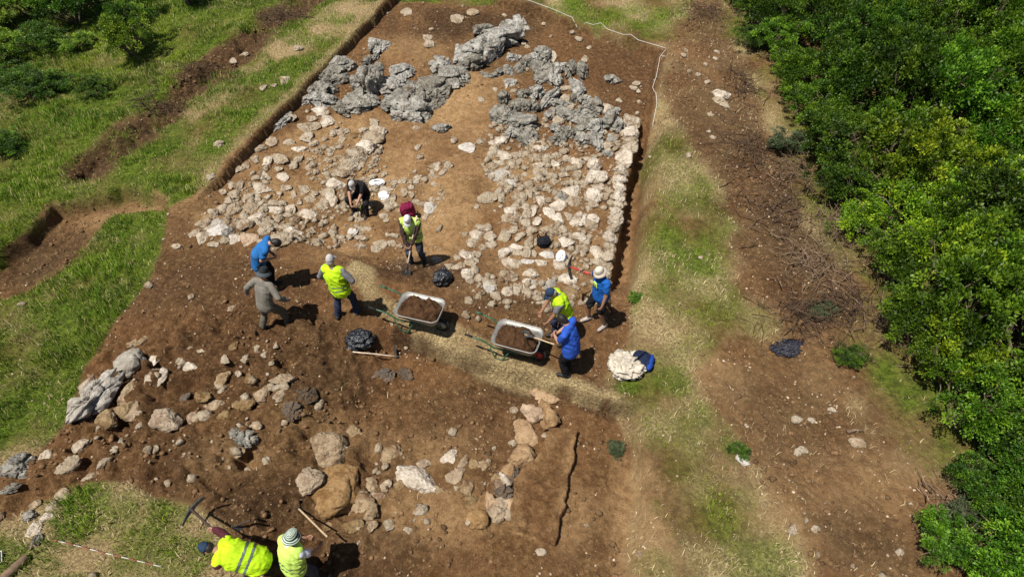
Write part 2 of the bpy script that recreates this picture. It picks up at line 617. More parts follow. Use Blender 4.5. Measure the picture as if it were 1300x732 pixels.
def leaf_material(name, a, b, c):
    """a dark, b mid, c bright leaf colours, varied leaf by leaf through the colour attribute"""
    m = bpy.data.materials.new(name)
    m.use_nodes = True
    nt = m.node_tree
    nt.nodes.clear()
    out = N(nt, 'ShaderNodeOutputMaterial')
    at_ = N(nt, 'ShaderNodeVertexColor', layer_name='leaf')
    sp = N(nt, 'ShaderNodeSeparateColor')
    nt.links.new(at_.outputs[0], sp.inputs[0])
    oi = N(nt, 'ShaderNodeObjectInfo')
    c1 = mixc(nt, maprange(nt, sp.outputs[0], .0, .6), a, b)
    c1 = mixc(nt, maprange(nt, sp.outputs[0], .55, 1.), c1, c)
    hs = N(nt, 'ShaderNodeHueSaturation')
    nt.links.new(maprange(nt, oi.outputs['Random'], 0, 1, .8, 1.2), hs.inputs['Value'])
    nt.links.new(maprange(nt, oi.outputs['Random'], 0, 1, .488, .512), hs.inputs['Hue'])
    nt.links.new(c1, hs.inputs['Color'])
    bs = N(nt, 'ShaderNodeBsdfPrincipled')
    nt.links.new(hs.outputs[0], bs.inputs['Base Color'])
    bs.inputs['Roughness'].default_value = .5
    bs.inputs['Specular IOR Level'].default_value = .3
    tr = N(nt, 'ShaderNodeBsdfTranslucent')
    hs2 = N(nt, 'ShaderNodeHueSaturation')
    hs2.inputs['Value'].default_value = 1.3
    nt.links.new(hs.outputs[0], hs2.inputs['Color'])
    nt.links.new(hs2.outputs[0], tr.inputs[0])
    mx = N(nt, 'ShaderNodeMixShader')
    mx.inputs[0].default_value = .3
    nt.links.new(bs.outputs[0], mx.inputs[1])
    nt.links.new(tr.outputs[0], mx.inputs[2])
    nt.links.new(mx.outputs[0], out.inputs[0])
    return m


def vc_material(name, layer, rough=.8, trans=0., spec=.15):
    m, nt, bs = mat(name)
    v = N(nt, 'ShaderNodeVertexColor', layer_name=layer)
    nt.links.new(v.outputs[0], bs.inputs['Base Color'])
    bs.inputs['Roughness'].default_value = rough
    bs.inputs['Specular IOR Level'].default_value = spec
    return m


M = {}
M['ground'] = ground_material()
M['pale'] = rock_material('pale_limestone', (.40, .32, .23), (.60, .52, .41), (.20, .14, .09), .6, 9, 1.0, dirt_amt=.75)
M['tan'] = rock_material('earthy_limestone', (.25, .170, .095), (.42, .315, .195), (.12, .074, .038), .6, 9, 1.0, dirt_amt=.9)
M['grey'] = rock_material('grey_karst_limestone', (.15, .14, .118), (.43, .405, .345), (.05, .046, .038), .9, 8, 1.0, dirt_amt=.45)
M['dark'] = rock_material('dark_earthy_rock', (.085, .065, .048), (.17, .13, .095), (.045, .034, .025), .8, 9, .9, dirt_amt=.5)
M['white'] = rock_material('white_limestone', (.36, .325, .275), (.53, .485, .42), (.19, .16, .12), .6, 8, .9, dirt_amt=.45)
M['orange'] = rock_material('orange_tan_stone', (.30, .19, .10), (.44, .30, .175), (.17, .10, .05), .5, 8, .8, dirt_amt=.7)
# ------------------------------------------------------------------ terrain sheet
def build_ground():
    xs = np.concatenate([-np.geomspace(13.5, 400, 34)[::-1][:-1], np.arange(-13.5, 10.001, .045), np.geomspace(10.05, 400, 36)[1:]])
    ys = [-300, -150, -70, -30, -12, -5, -1, 1.2, 2.0, 2.6]
    y = 3.0
    while y < 27:
        ys.append(y)
        y += .030 + .0016 * (y - 3) ** 1.12
    ys += list(np.geomspace(27.3, 500, 34))
    ys = np.array(ys)
    X, Y = np.meshgrid(xs, ys)
    x, y = X.ravel(), Y.ravel()
    h = np.zeros_like(x)
    z = {}
    far = np.clip(np.maximum(np.abs(x) - 40, y - 45) / 60, 0, 1)
    h = height(x, y)
    h = np.where(far > 0, np.maximum(h, -14), h)
    nx, ny = len(xs), len(ys)
    idx = np.arange(nx * ny).reshape(ny, nx)
    f = np.stack([idx[:-1, :-1], idx[:-1, 1:], idx[1:, 1:], idx[1:, :-1]], -1).reshape(-1, 4)
    me = fast_mesh('ground', np.stack([x, y, h], 1), f)
    z = zones(x, y)
    g = green_amount(x, y, z)
    s = straw_amount(x, y, z)
    n = fbm(x * .8, y * .8, octaves=5, seed=61)
    # moist, darker earth: along the far trench edge, the hollow on the left, the lower-left diggings
    dk = np.zeros_like(x)
    for (u, v, ru, rv, a) in [(600, 14, 130, 24, .9), (790, 70, 90, 40, .55), (790, 118, 60, 20, .5), (250, 360, 130, 60, .55), (300, 440, 160, 80, .55),
                              (520, 345, 90, 26, .85), (650, 385, 90, 20, .6), (700, 410, 60, 30, .6), (420, 470, 120, 40, .55), (240, 590, 90, 60, .5),
                              (330, 640, 120, 50, .75), (200, 520, 110, 60, .45), (450, 690, 120, 50, .55), (900, 160, 70, 130, .6), (980, 300, 60, 90, .55),
                              (40, 310, 70, 40, .75), (690, 490, 130, 20, .5), (590, 500, 120, 45, .35), (1010, 560, 90, 60, .35), (1090, 680, 70, 50, .45),
                              (360, 380, 60, 30, .5), (640, 570, 60, 60, .3), (330, 110, 60, 30, .3), (960, 500, 90, 30, .3), (1010, 300, 60, 100, .9), (960, 190, 50, 90, .8), (1050, 390, 60, 40, .7), (920, 60, 40, 60, .6)]:
        gx, gy = at0(u, v)
        sc = scale_at(v)
        dep = math.sin(PITCH + math.atan((v - 366) / F))
        q = np.sqrt(((x - gx) / (ru / sc)) ** 2 + ((y - gy) / (rv / sc / dep)) ** 2)
        dk = np.maximum(dk, a * sstep(1.2, .35, q + .35 * n))
    dk = np.maximum(dk, .85 * z['b1'])
    dk = np.maximum(dk, 1.0 * sstep(.24, .10, d_line(polyw([(505, 424), (560, 441), (640, 466), (700, 485), (800, 517)]), x, y) + .12 * n))  # dark topsoil on the trench step face, with its undercut shade painted in
    tn = np.zeros_like(x)
    for (u, v, ru, rv, a) in [(520, 185, 70, 75, .9), (560, 280, 60, 70, .8), (590, 120, 75, 60, .9), (430, 285, 60, 45, .9), (580, 640, 130, 45, .8), (470, 660, 70, 30, .5), (700, 640, 60, 50, .5), (1090, 620, 90, 50, .5), (560, 560, 80, 30, .4),
                              (290, 580, 60, 30, .6), (810, 640, 40, 110, .7), (640, 335, 20, 60, .6), (1050, 600, 80, 25, .6), (910, 480, 40, 40, .5),
                              (700, 320, 110, 80, .75), (700, 210, 130, 60, .7), (560, 220, 60, 60, .9), (520, 60, 60, 30, .4), (450, 545, 90, 30, .35), (740, 120, 40, 30, .3), (235, 250, 60, 30, .55), (800, 300, 25, 120, .5), (1000, 680, 50, 60, .5),
                              (420, 165, 70, 50, .8), (330, 240, 90, 60, .7), (870, 80, 40, 30, .3), (150, 255, 60, 18, .5)]:
        gx, gy = at0(u, v)
        sc = scale_at(v)
        dep = math.sin(PITCH + math.atan((v - 366) / F))
        q = np.sqrt(((x - gx) / (ru / sc)) ** 2 + ((y - gy) / (rv / sc / dep)) ** 2)
        tn = np.maximum(tn, a * sstep(1.25, .3, q + .4 * n))
    pl = sdf_poly(PLAT, x, y)
    tn = np.maximum(tn, .75 * sstep(-.06, .03, pl) * sstep(.28, .08, pl) * sstep(7.1, 6.5, y))
    rd = np.clip(.35 + .5 * fbm(x * .5, y * .5, octaves=3, seed=65), 0, 1) * (z['soil'] + z['path'] * .8)
    stn = np.clip(.22 + .35 * n, 0, 1) * z['soil'] + z['path'] * np.clip(.30 + .5 * n, 0, 1) + .25 * z['marg'] + .1
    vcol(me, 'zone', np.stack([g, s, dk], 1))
    vcol(me, 'tone', np.stack([tn, np.clip(rd, 0, 1), np.clip(stn, 0, 1)], 1))
    o = link('ground', me, None, M['ground'])
    tag(o, kind='structure')


def build_bench():
    # low earth bench left standing in the lower trench: a finely meshed patch with crisp cut sides
    lo, hi = PLAT.min(0) - .12, PLAT.max(0) + .12
    xs = np.arange(lo[0], hi[0], .016)
    ys = np.arange(lo[1], hi[1], .016)
    X, Y = np.meshgrid(xs, ys)
    x, y = X.ravel(), Y.ravel()
    wob = .035 * fbm(x * 5, y * 5, octaves=4, seed=47)
    e = sdf_poly(PLAT, x, y) + wob
    top = height(x, y) + .02 * fbm(x * 6, y * 6, octaves=4, seed=48)
    up = sstep(-.008, .014, e) * sstep(6.9, 6.3, y + wob)
    h = top - .05 + up * .24
    idx = np.arange(len(x)).reshape(len(ys), len(xs))
    f = np.stack([idx[:-1, :-1], idx[:-1, 1:], idx[1:, 1:], idx[1:, :-1]], -1).reshape(-1, 4)
    f = f[up[f].max(1) > .001]
    me = fast_mesh('terrace', np.stack([x, y, h], 1), f)
    edge = sstep(.30, .02, e) * np.clip(.7 + .6 * fbm(x * 3, y * 3, octaves=3, seed=49), 0, 1)
    o_ = np.zeros_like(x)
    vcol(me, 'zone', np.stack([o_, o_, o_], 1))
    vcol(me, 'tone', np.stack([edge * .8, o_ + .5, o_ + .1], 1))
    tag(link('terrace', me, None, M['ground']), kind='structure')


# ------------------------------------------------------------------ grass
def blades(name, x, y, hgt, wid, col, layer='blade', lean=.55, matl=None, label=None, cat='grass'):
    n = len(x)
    z = height(x, y)
    a = RNG.uniform(0, 2 * PI, n)
    ln = RNG.uniform(.15, 1, n) * lean
    la = a + RNG.uniform(-.5, .5, n) + PI / 2
    dx, dy = np.cos(a) * wid * .5, np.sin(a) * wid * .5
    mx, my, mz = x + np.cos(la) * hgt * ln * .35, y + np.sin(la) * hgt * ln * .35, z + hgt * .62
    tx, ty, tz = x + np.cos(la) * hgt * ln * 1.05, y + np.sin(la) * hgt * ln * 1.05, z + hgt * (1 - .35 * ln)
    v = np.empty((n, 5, 3))
    v[:, 0] = np.stack([x - dx, y - dy, z - .01], 1)
    v[:, 1] = np.stack([x + dx, y + dy, z - .01], 1)
    v[:, 2] = np.stack([mx + dx * .8, my + dy * .8, mz], 1)
    v[:, 3] = np.stack([mx - dx * .8, my - dy * .8, mz], 1)
    v[:, 4] = np.stack([tx, ty, tz], 1)
    b = np.arange(n)[:, None] * 5
    f = np.concatenate([b + [0, 1, 2], b + [0, 2, 3], b + [3, 2, 4]])
    me = fast_mesh(name, v.reshape(-1, 3), f)
    vcol(me, layer, np.repeat(col, 5, axis=0))
    o = link(name, me, None, matl)
    return tag(o, label, cat, kind='stuff')


def sample_visible(n, pad=.06):
    """random ground points, uniform over the ground the lens could see (and a margin round it)"""
    y = RNG.uniform(3.0, 27.0, n)
    x = RNG.uniform(-21, 17, n)
    u, v = px_of(x, y)
    k = (u > -90) & (u < 1390) & (v > -40) & (v < 790)
    # keep all near points, thin those far away, where each one is tiny
    return x[k], y[k]


def build_grass():
    m = vc_material('grass_blades', 'blade', .6, spec=.25)
    x, y = sample_visible(1400000)
    u_, v_ = px_of(x, y)
    k_ = (u_ < 520 - .55 * v_.clip(0, 400)) | (u_ > 785) | (v_ > 590) & (u_ < 350) | (v_ < 90)
    x, y = x[k_], y[k_]
    z = zones(x, y)
    g = green_amount(x, y, z)
    cl = np.clip(.80 + .9 * fbm(x * 4.2, y * 4.2, octaves=3, seed=71), 0.1, 1)
    k = RNG.uniform(0, 1, len(x)) < g * cl * np.where(z['thick'] > .5, .3, np.where(x < -3, 1.0, .85))
    x, y, g = x[k], y[k], g[k]
    n = len(x)
    t = np.clip(.5 + .55 * fbm(x * 1.1, y * 1.1, octaves=4, seed=73) + RNG.normal(0, .16, n), 0, 1)[:, None]
    lush = np.clip(.5 + .8 * fbm(x * .5, y * .5, octaves=3, seed=75), 0, 1)[:, None]
    c = (1 - t) * np.array([.065, .108, .010]) + t * np.array([.275, .360, .026])
    c = c * (1 - .5 * lush) + .5 * lush * np.array([.080, .205, .010])
    dry = (RNG.uniform(0, 1, n) < .11)[:, None]
    c = np.where(dry, np.array([.46, .38, .17]), c)
    hg = RNG.uniform(.05, .13, n) * (.75 + .9 * fbm(x * 1.4, y * 1.4, octaves=3, seed=77).clip(-.5, 1)) * np.where(x < -4, 1.3, .6)
    blades('grass', x, y, hg, RNG.uniform(.007, .015, n), c, matl=m, label='green grass growing round the dug area', cat='grass')
    x, y = sample_visible(480000)
    z = zones(x, y)
    s = straw_amount(x, y, z)
    g = green_amount(x, y, z)
    cl = np.clip(.5 + 1.2 * fbm(x * 2.7, y * 2.7, octaves=3, seed=81), 0, 1)
    k = RNG.uniform(0, 1, len(x)) < np.clip(s * (1 - .45 * g), 0, 1) * cl * .95 + .012 * z['soil'] * cl + .012 * z['path'] * cl
    x, y = x[k], y[k]
    bk = zones(x, y)['baulk']
    n = len(x)
    t = RNG.uniform(0, 1, n)[:, None]
    c = (1 - t) * np.array([.24, .165, .080]) + t * np.array([.62, .51, .29])
    hg = RNG.uniform(.04, .13, n) * np.where(bk > .3, .45, 1)
    blades('dry_grass', x, y, hg, RNG.uniform(.006, .013, n), c, lean=1.1, matl=m,
           label='dry yellow grass and straw lying on the trodden ground', cat='dry grass')


# ------------------------------------------------------------------ stones
def rock_shape(seed, sub=4, kind='rubble'):
    rg = np.random.default_rng(seed)
    n, f = ico(sub)
    if kind == 'rubble':
        k = rg.integers(6, 11)
        p = rg.normal(size=(k, 3))
        p /= np.linalg.norm(p, axis=1)[:, None]
        d = rg.uniform(.50, .95, k)
        dots = n @ p.T
        rr = np.where(dots > .05, d / np.maximum(dots, .05), 9)
        r = -np.log(np.exp(-22 * np.minimum(rr, 3)).sum(1) + math.exp(-22 * 1.15)) / 22
        r = np.maximum(r, .3)
        r = r * (1 + .09 * fbm(n[:, 0] * 2.2 + seed, n[:, 1] * 2.2, n[:, 2] * 2.2, 3, seed) + .07 * fbm(n[:, 0] * 7 + seed, n[:, 1] * 7, n[:, 2] * 7, 2, seed + 5))
        r = r - .16 * np.maximum(0, fbm(n[:, 0] * 5 - seed, n[:, 1] * 5, n[:, 2] * 5, 2, seed + 7) - .3)
    else:
        # a knot of weathered blocks parted by deep clefts
        k = rg.integers(8, 14)
        c = rg.normal(size=(k, 3))
        c /= np.linalg.norm(c, axis=1)[:, None]
        q = n + .16 * np.stack([fbm(n[:, 0] * 2.4 + seed + t * 7, n[:, 1] * 2.4, n[:, 2] * 2.4, 3, seed + t) for t in range(3)], 1)
        d = np.linalg.norm((q[:, None] - c[None]) * np.array([1, 1, .6]), axis=2)
        own = d.argmin(1)
        ds = np.sort(d, axis=1)
        e = ds[:, 1] - ds[:, 0]
        r = rg.uniform(.72, 1.12, k)[own] * (.50 + .50 * sstep(.0, .20, e)) 
        r = r * (1 + .10 * fbm(n[:, 0] * 3 + seed, n[:, 1] * 3, n[:, 2] * 2, 3, seed + 3) + .05 * fbm(n[:, 0] * 9 + seed, n[:, 1] * 9, n[:, 2] * 4, 2, seed + 9))
        pk = rg.integers(8, 12)
        pp = rg.normal(size=(pk, 3))
        pp /= np.linalg.norm(pp, axis=1)[:, None]
        dt = n @ pp.T
        r = np.minimum(r, np.where(dt > .05, rg.uniform(.5, .85, pk) / np.maximum(dt, .05), 9).min(1))
        r = r - .20 * np.maximum(0, fbm(n[:, 0] * 5 - seed, n[:, 1] * 5, n[:, 2] * 3, 2, seed + 15) - .3)
        r = np.maximum(r, .25)
    v = n * r[:, None]
    v -= (v.max(0) + v.min(0)) / 2
    v /= (v.max(0) - v.min(0)) / 2
    return fast_mesh('stone', v, f)


RUB = [rock_shape(100 + i, 4) for i in range(26)]
def fill_of(me):
    a = np.empty(len(me.vertices) * 3, np.float32)
    me.vertices.foreach_get('co', a)
    return float(np.linalg.norm(a.reshape(-1, 3), axis=1).mean())


FULL = sorted(RUB, key=fill_of)[-9:]
KAR = [rock_shape(300 + i, 5, 'karst') for i in range(14)]


def crowd_sets():
    """(pixel centre, pixel size, kind) of the stones read off the photograph"""
    out = []

    def add(org, k, kind, txt, rz=None):
        for t in txt.split(';'):
            q = t.split(',')
            if len(q) < 4:
                continue
            X, Y, W, H = [float(a) for a in q[:4]]
            kd = kind
            tilt = None
            hf = 1.0
            for e in q[4:]:
                e = e.strip()
                if e in M:
                    kd = e
                elif e.startswith('r'):
                    tilt = float(e[1:])
                elif e.startswith('h'):
                    hf = float(e[1:])
            out.append((org[0] + X / k, org[1] + Y / k, W / k, H / k, kd, tilt, hf))

    # left rubble spread
    add((210, 220), 5.905, 'pale', '505,80,60,70;560,90,50,80;430,140,70,45;520,155,100,80;470,205,80,50;430,265,80,60;350,300,70,70;490,260,60,70;470,310,50,50;'
        '400,370,100,75,white;395,432,150,110,white;480,440,95,62,grey;275,380,90,50;220,450,80,60;268,480,90,90;320,410,60,40;85,545,70,40;720,110,185,95;640,255,115,85;'
        '722,225,62,60;620,190,90,60;810,225,90,40;870,230,80,50;800,280,155,65;690,330,120,80;590,390,100,90;690,385,80,60,tan;755,415,90,95;520,500,90,100;632,492,125,92,orange;'
        '820,395,60,60;850,342,85,52,grey;915,315,90,45,orange;905,400,100,60,pale,r35;960,430,130,100;880,490,140,110;1060,310,135,95;930,270,90,70;1040,120,80,80;960,160,40,60;'
        '900,110,90,50;1180,230,100,105;1245,190,90,110;1090,190,80,60;1240,70,70,80;1100,430,50,50;730,520,60,40;360,530,80,40,tan;770,180,60,40;560,230,50,40;690,170,50,30;'
        '1010,215,60,50;1120,150,60,45;850,150,50,30')
    add((210, 130), 5.905, 'pale', '1160,65,125,72;1100,122,90,52;1215,140,112,82;1080,180,155,82;1070,262,120,92,pale,r30;930,300,80,50;1010,350,120,50;860,420,165,72;760,432,80,72;'
        '950,470,80,60;880,560,90,80;740,540,115,62;880,160,60,120,grey,r-25;910,112,80,75,grey;920,45,80,62;690,320,115,62;800,300,85,70,tan;650,362,60,55;550,500,70,55,tan;600,470,60,50,tan;'
        '1080,482,60,50,tan;405,312,70,45,grey;340,560,60,55,tan;650,430,50,40,tan;1260,230,50,60;1130,310,70,40;850,500,60,40;990,430,60,45')
    # tan ridge of the left wall
    add((380, 130), 5.905, 'tan', '600,215,105,100,pale,r40,h1.1;560,275,135,115,pale,r40,h1.1;505,340,145,120,pale,r40,h1.1;450,405,145,120,pale,r40,h1.1;405,465,135,110,pale,r40,h1.1;330,520,125,95,pale;280,600,130,100,pale;'
        '200,680,130,90,pale;400,520,90,70;450,480,60,60;560,160,60,60;420,240,120,60;330,220,90,50;480,210,70,50;320,285,50,50,dark;70,490,60,50;110,310,60,50;890,340,50,50,pale;1160,285,50,50,pale;'
        '1262,340,100,95,white,r35;1060,187,140,70,grey;1120,480,60,65,pale;1075,520,60,60,pale;1025,490,75,75,pale;1000,556,65,40,pale;560,142,70,40,white;780,592,50,40,pale;870,590,60,40,pale;'
        '930,590,50,40,pale;640,645,105,70,pale;570,425,45,35,pale;880,188,60,30,pale')
    # grey karst outcrops on the far left
    add((325, 0), 3.852, 'grey', '600,215,100,95;555,300,45,100,grey,r-20;515,365,40,50;430,320,130,80;380,375,150,90;330,440,130,90;330,490,120,80;270,480,70,70;555,420,130,140,grey,h1.5;515,515,170,110;670,425,125,115,grey,h1.4;'
        '712,345,135,85;425,530,85,85;790,470,150,120;760,550,150,130,grey,h1.3;870,410,110,80;905,325,100,100,grey,h1.3;965,385,60,40,tan;1005,280,85,110;1060,310,110,90;1120,255,120,110;1190,190,110,100;1105,150,110,60;1215,130,70,60;735,60,55,35,pale;315,545,85,45,pale;'
        '840,185,45,30,pale;845,215,50,35,pale;1060,60,60,40,tan;985,95,60,40,pale;660,500,50,45')
    add((0, 0), 1, 'grey', '575,96,42,32;614,62,46,36;638,47,42,28;546,118,46,40;512,122,42,44;655,35,30,20')
    # central grey karst outcrop
    add((600, 60), 5.905, 'grey', '310,80,85,75;350,155,85,95;410,112,85,85;470,85,105,75;520,55,120,120,grey,h1.4;590,60,70,85,pale;500,165,165,95;570,140,120,70;650,150,115,85,grey,h1.4;740,170,85,140,grey,h1.3;'
        '820,190,90,115,grey,h1.3;840,90,45,55,dark;520,240,125,85;600,240,135,135,grey,h1.4;770,280,95,95;800,335,155,85;470,350,135,115,grey,h1.2;380,350,105,75;240,400,105,95,grey,h1.5;570,392,95,175,grey,r-32;690,390,85,60,pale;'
        '660,440,150,72;770,390,95,72;840,400,95,82;900,450,145,115,grey,h1.3;690,500,145,85;790,520,175,120;990,440,105,95,pale;1060,482,85,85;870,530,115,105;1040,565,195,165,grey,h1.5;930,612,155,125,grey,h1.3;580,510,95,72;'
        '640,555,85,62;620,610,95,72;700,645,125,105;810,612,115,105;230,510,175,135;370,565,155,145,grey,h1.5;330,440,135,95;430,440,115,105;290,640,105,75;390,690,115,125;445,660,95,115,grey,h1.3;200,700,155,52,pale;'
        '815,690,125,105;920,705,115,125;1050,690,85,75;110,215,125,62;190,190,105,62;260,180,85,82;280,265,95,85;170,320,42,42,dark;65,395,45,40;640,690,125,100;1050,240,120,80,grey,h1.3;290,560,80,90;480,600,50,50,tan;700,310,60,50;'
        '740,450,70,60,pale;560,590,40,30,pale')
    # straight wall along the right edge of the trench
    add((600, 60), 5.905, 'pale', '1190,570,120,115,pale,h1.3;1180,655,115,85,pale,h1.3;1182,705,110,80,pale,h1.3')
    add((600, 170), 5.905, 'pale', '1170,112,115,90,pale,h1.4;1140,195,125,135,pale,h1.4;1115,285,110,75,pale,h1.5;1100,350,110,70,pale,h1.5;1100,410,85,85,pale,h1.6;1095,475,85,85,pale,h1.6;1085,540,85,75,pale,h1.6;1075,600,95,70,pale,h1.6;'
        '1068,655,105,72,pale,h1.6;1060,712,110,70,pale,h1.6')
    add((560, 270), 5.905, 'pale', '1272,190,90,105,pale,h1.5;1255,275,100,95,pale,h1.5;1250,345,95,85,pale,h1.5;1243,410,80,80,pale,h1.6;1238,470,65,75,pale,h1.6;1228,530,60,80,pale,h1.6;1216,600,55,85,pale,h1.6;1165,290,100,90;1170,370,90,60,tan')
    # rubble field left of the straight wall
    add((600, 170), 5.905, 'pale', '160,130,80,115;240,165,105,72;330,160,75,42;380,145,62,42;210,222,85,42;290,235,62,62;350,205,52,42;150,242,62,50;195,300,175,100,white,r-30;285,370,92,75,white;115,472,145,95;190,455,50,95;215,487,45,60;'
        '430,388,52,60;422,440,52,62;480,347,62,42;500,240,95,62;480,282,82,62;540,285,52,62;600,220,105,52;620,165,92,42;590,310,62,42;610,360,62,50,white;550,400,62,62,white;690,302,75,45;705,370,52,42;800,376,115,72;'
        '770,205,105,85;800,225,60,60;700,190,62,52;910,240,100,105,pale,h1.4;940,325,125,110,pale,h1.4;880,330,90,100,pale,h1.2;940,390,92,80;745,440,135,115;760,505,125,80;660,470,92,62,grey;650,530,135,90;915,475,112,105,pale,h1.4;900,525,82,60;870,562,62,62;'
        '360,492,82,72;380,470,60,60;510,502,82,85;280,577,92,62;320,542,62,52;265,632,130,55;340,622,62,72;400,552,62,52;405,602,82,65;450,572,82,92;400,666,85,62;480,650,82,75;572,592,82,92;640,632,82,85;720,612,82,75;'
        '780,640,82,115,pale,r-20;835,645,55,105,pale,r-20;905,642,82,82,pale,h1.3;890,692,92,75,pale,h1.2;580,712,165,65;690,712,62,52;450,712,82,52;300,716,82,42;540,172,62,42;460,187,62,32;500,102,92,62;862,190,82,42;790,290,52,42;'
        '1010,90,82,52,grey;1010,140,92,62,grey;1050,42,62,52,grey;90,550,0,0;30,545,45,40;255,430,40,60;1010,430,40,40;215,545,40,30')
    add((560, 270), 5.905, 'pale', '540,130,82,50;680,130,82,55;470,175,95,105,pale,r-35;590,180,60,85,pale,r-25;655,222,62,105;705,220,52,65;560,250,85,72;570,297,85,62;640,300,65,72;692,305,52,62;480,300,92,105;530,388,135,105;640,362,105,65,white;'
        '500,482,145,82;670,455,115,72;660,530,115,95;500,587,82,72;575,565,70,115;650,602,72,72;715,612,62,62;810,542,115,82,white;745,382,85,80;790,317,105,65,white;885,405,90,120;940,322,72,62;945,385,72,65;950,500,125,95,pale,r25;'
        '370,552,100,92,white;930,212,135,92;1040,182,85,92;910,122,62,62;820,130,155,80;1110,180,52,42;1050,292,60,30;975,605,120,105,tan;850,490,40,32;735,672,62,32;1000,560,60,60,grey;'
        '300,112,82,52;270,160,105,82;240,220,95,72;370,180,85,72;380,240,72,62;352,112,62,60;180,312,82,92,pale,r30;220,322,62,62;270,312,62,52;60,405,65,52;130,410,92,82;200,450,92,82;220,382,82,62;260,360,52,52;250,430,62,62;280,490,60,62;220,502,62,60;'
        '310,262,62,52;120,340,52,62')
    # stones round the two workers in the middle
    add((430, 215), 5.63, 'pale', '655,275,82,85,white;625,330,52,62,white;330,135,115,65;345,205,62,85;382,210,52,72;360,270,72,62;410,250,52,42;440,85,42,32;615,75,52,42;675,50,62,34;325,335,62,42;340,367,42,30;122,322,42,55;155,320,48,48;150,357,75,34,tan;'
        '92,455,75,90,white;140,415,62,52;182,425,38,42;220,427,38,38;160,460,48,38;160,495,95,42;130,545,42,36;170,540,62,52;290,530,105,52;330,545,62,62;350,470,36,32;380,530,62,52;270,570,72,50,tan;520,182,38,55;470,162,52,62;660,215,42,36;680,105,42,32;'
        '700,650,70,60;480,80,40,40;520,130,40,30;560,60,50,40')
    # big boulders and dirty stones on the lower left
    add((0, 420), 3.852, 'pale', '492,330,285,120,white,r56,h1.25;412,395,90,110,white;645,165,125,125,white,h1.4;640,285,80,150,tan,r-20;605,395,115,85,tan;662,385,105,100,tan;520,430,85,90,tan;640,55,170,50,tan,r42;770,160,50,50;915,172,110,60;'
        '105,675,150,125,grey,h1.6;820,420,140,110,tan;430,255,45,80,pale,r-20;735,225,50,80;800,225,40,90;340,660,70,100,pale,r-35;395,560,70,70;545,440,60,60;225,620,60,70;1130,92,45,82,tan,r-20;1085,222,75,75,tan;1115,167,55,42,tan;'
        '1175,365,125,80,tan;1050,370,105,82,tan;1100,415,70,60,tan;1200,535,120,75,grey;1160,505,60,60,grey,h1.4;1165,590,60,60,tan;955,420,80,70,tan')
    add((150, 420), 5.2, 'tan', '685,300,95,85;690,380,82,50;940,400,105,105;630,492,135,105,tan,h1.2;560,432,110,70;700,560,90,75;1080,312,165,75;1190,402,60,60;1255,430,100,120,dark,h1.3;1190,530,140,105,dark,h1.2;910,620,82,62;510,570,72,60;1080,590,60,42,pale;'
        '920,112,50,52;850,202,52,62;795,280,42,42;860,312,60,72;430,440,80,70,dark;1080,410,70,40;970,170,40,40;1060,130,40,40;540,120,60,30')
    add((0, 560), 4.257, 'grey', '185,480,80,90,pale;200,540,50,80,grey;165,400,60,60;190,340,60,50,tan;330,300,60,90,tan,r-35;280,350,50,50,dark;490,190,90,40,pale,r30;560,110,80,35,pale,r45;610,50,70,35,pale,r45;250,410,50,70,pale,r-30;120,250,0,0;60,255,90,50,grey,r35')
    # lower trench
    add((360, 470), 3.155, 'tan', '178,310,155,145,tan,h1.3;280,250,72,62;212,485,165,195,orange,h1.1;320,545,125,105,tan,r-30;350,460,52,62;410,462,42,52;380,310,32,36;440,335,85,90;545,430,185,100,pale;470,450,60,60;665,350,72,62,pale;760,377,46,52;720,367,32,62;'
        '690,420,75,62;740,470,62,60;1045,88,115,62,orange;1000,170,95,80,orange,h1.3;1060,180,90,115,orange,h1.3;965,250,125,92,orange;955,345,98,88,orange,h1.2;985,415,75,48,orange,h1.1;915,292,32,26;925,375,28,30;925,430,60,75,dark,h1.3;885,440,66,62,pale,h1.1;880,492,85,66,dark,h1.2;905,405,60,55,orange,h1.2;870,465,62,55,tan,h1.2;865,545,70,60,tan,h1.2;'
        '835,525,70,70,orange,h1.2;900,540,62,58,orange,h1.1;850,575,80,66,tan,h1.2;775,595,80,70,orange,h1.3;740,600,24,42;740,520,62,52;935,475,26,26;850,430,42,42;925,160,36,30;490,20,52,62,dark;400,15,82,52,dark;1030,728,42,30,pale;175,605,52,46;280,620,82,52;350,620,52,42;'
        '100,440,110,100,tan;75,100,100,70,dark;35,170,80,70,dark;800,380,50,50;620,480,50,40;690,470,22,18;560,370,60,40;500,640,40,30;1045,262,22,20;380,500,60,30')
    # loose stones outside the trench
    add((0, 0), 1, 'pale', '360,102,12,10,white;335,112,9,8;349,109,8,5;378,62,12,6,grey;296,78,12,7;310,70,10,6;915,118,20,14;912,128,16,8;920,134,12,8;985,55,0,0;902,145,8,5;1012,532,14,9,tan;1030,533,9,7,tan;948,540,6,5;1018,571,14,9,tan;1012,574,9,9,tan;'
        '943,582,16,16,white;1056,520,11,6,orange;1088,561,18,12,tan;1140,702,14,11,orange;1006,672,10,14;1035,671,10,8;890,327,7,5;868,70,7,5;910,66,6,5;908,75,6,4;896,82,6,5;898,104,7,5;886,95,6,5;870,64,6,5;775,100,0,0;808,107,12,6,white;804,112,10,6;735,50,10,6,white;'
        '786,128,8,6;812,129,6,5;810,116,7,5;749,46,6,4;905,174,8,5;690,30,5,4;727,30,6,5,grey;640,7,7,4;670,60,8,6;665,56,6,5;555,35,0,0;541,47,10,7;543,55,11,8;515,15,13,8;845,700,0,0;812,705,6,10;860,640,0,0')
    return [q for q in out if q[2] > 1 and q[3] > 1]


LANDMARKS = []      # (phrase, u, v) filled in below


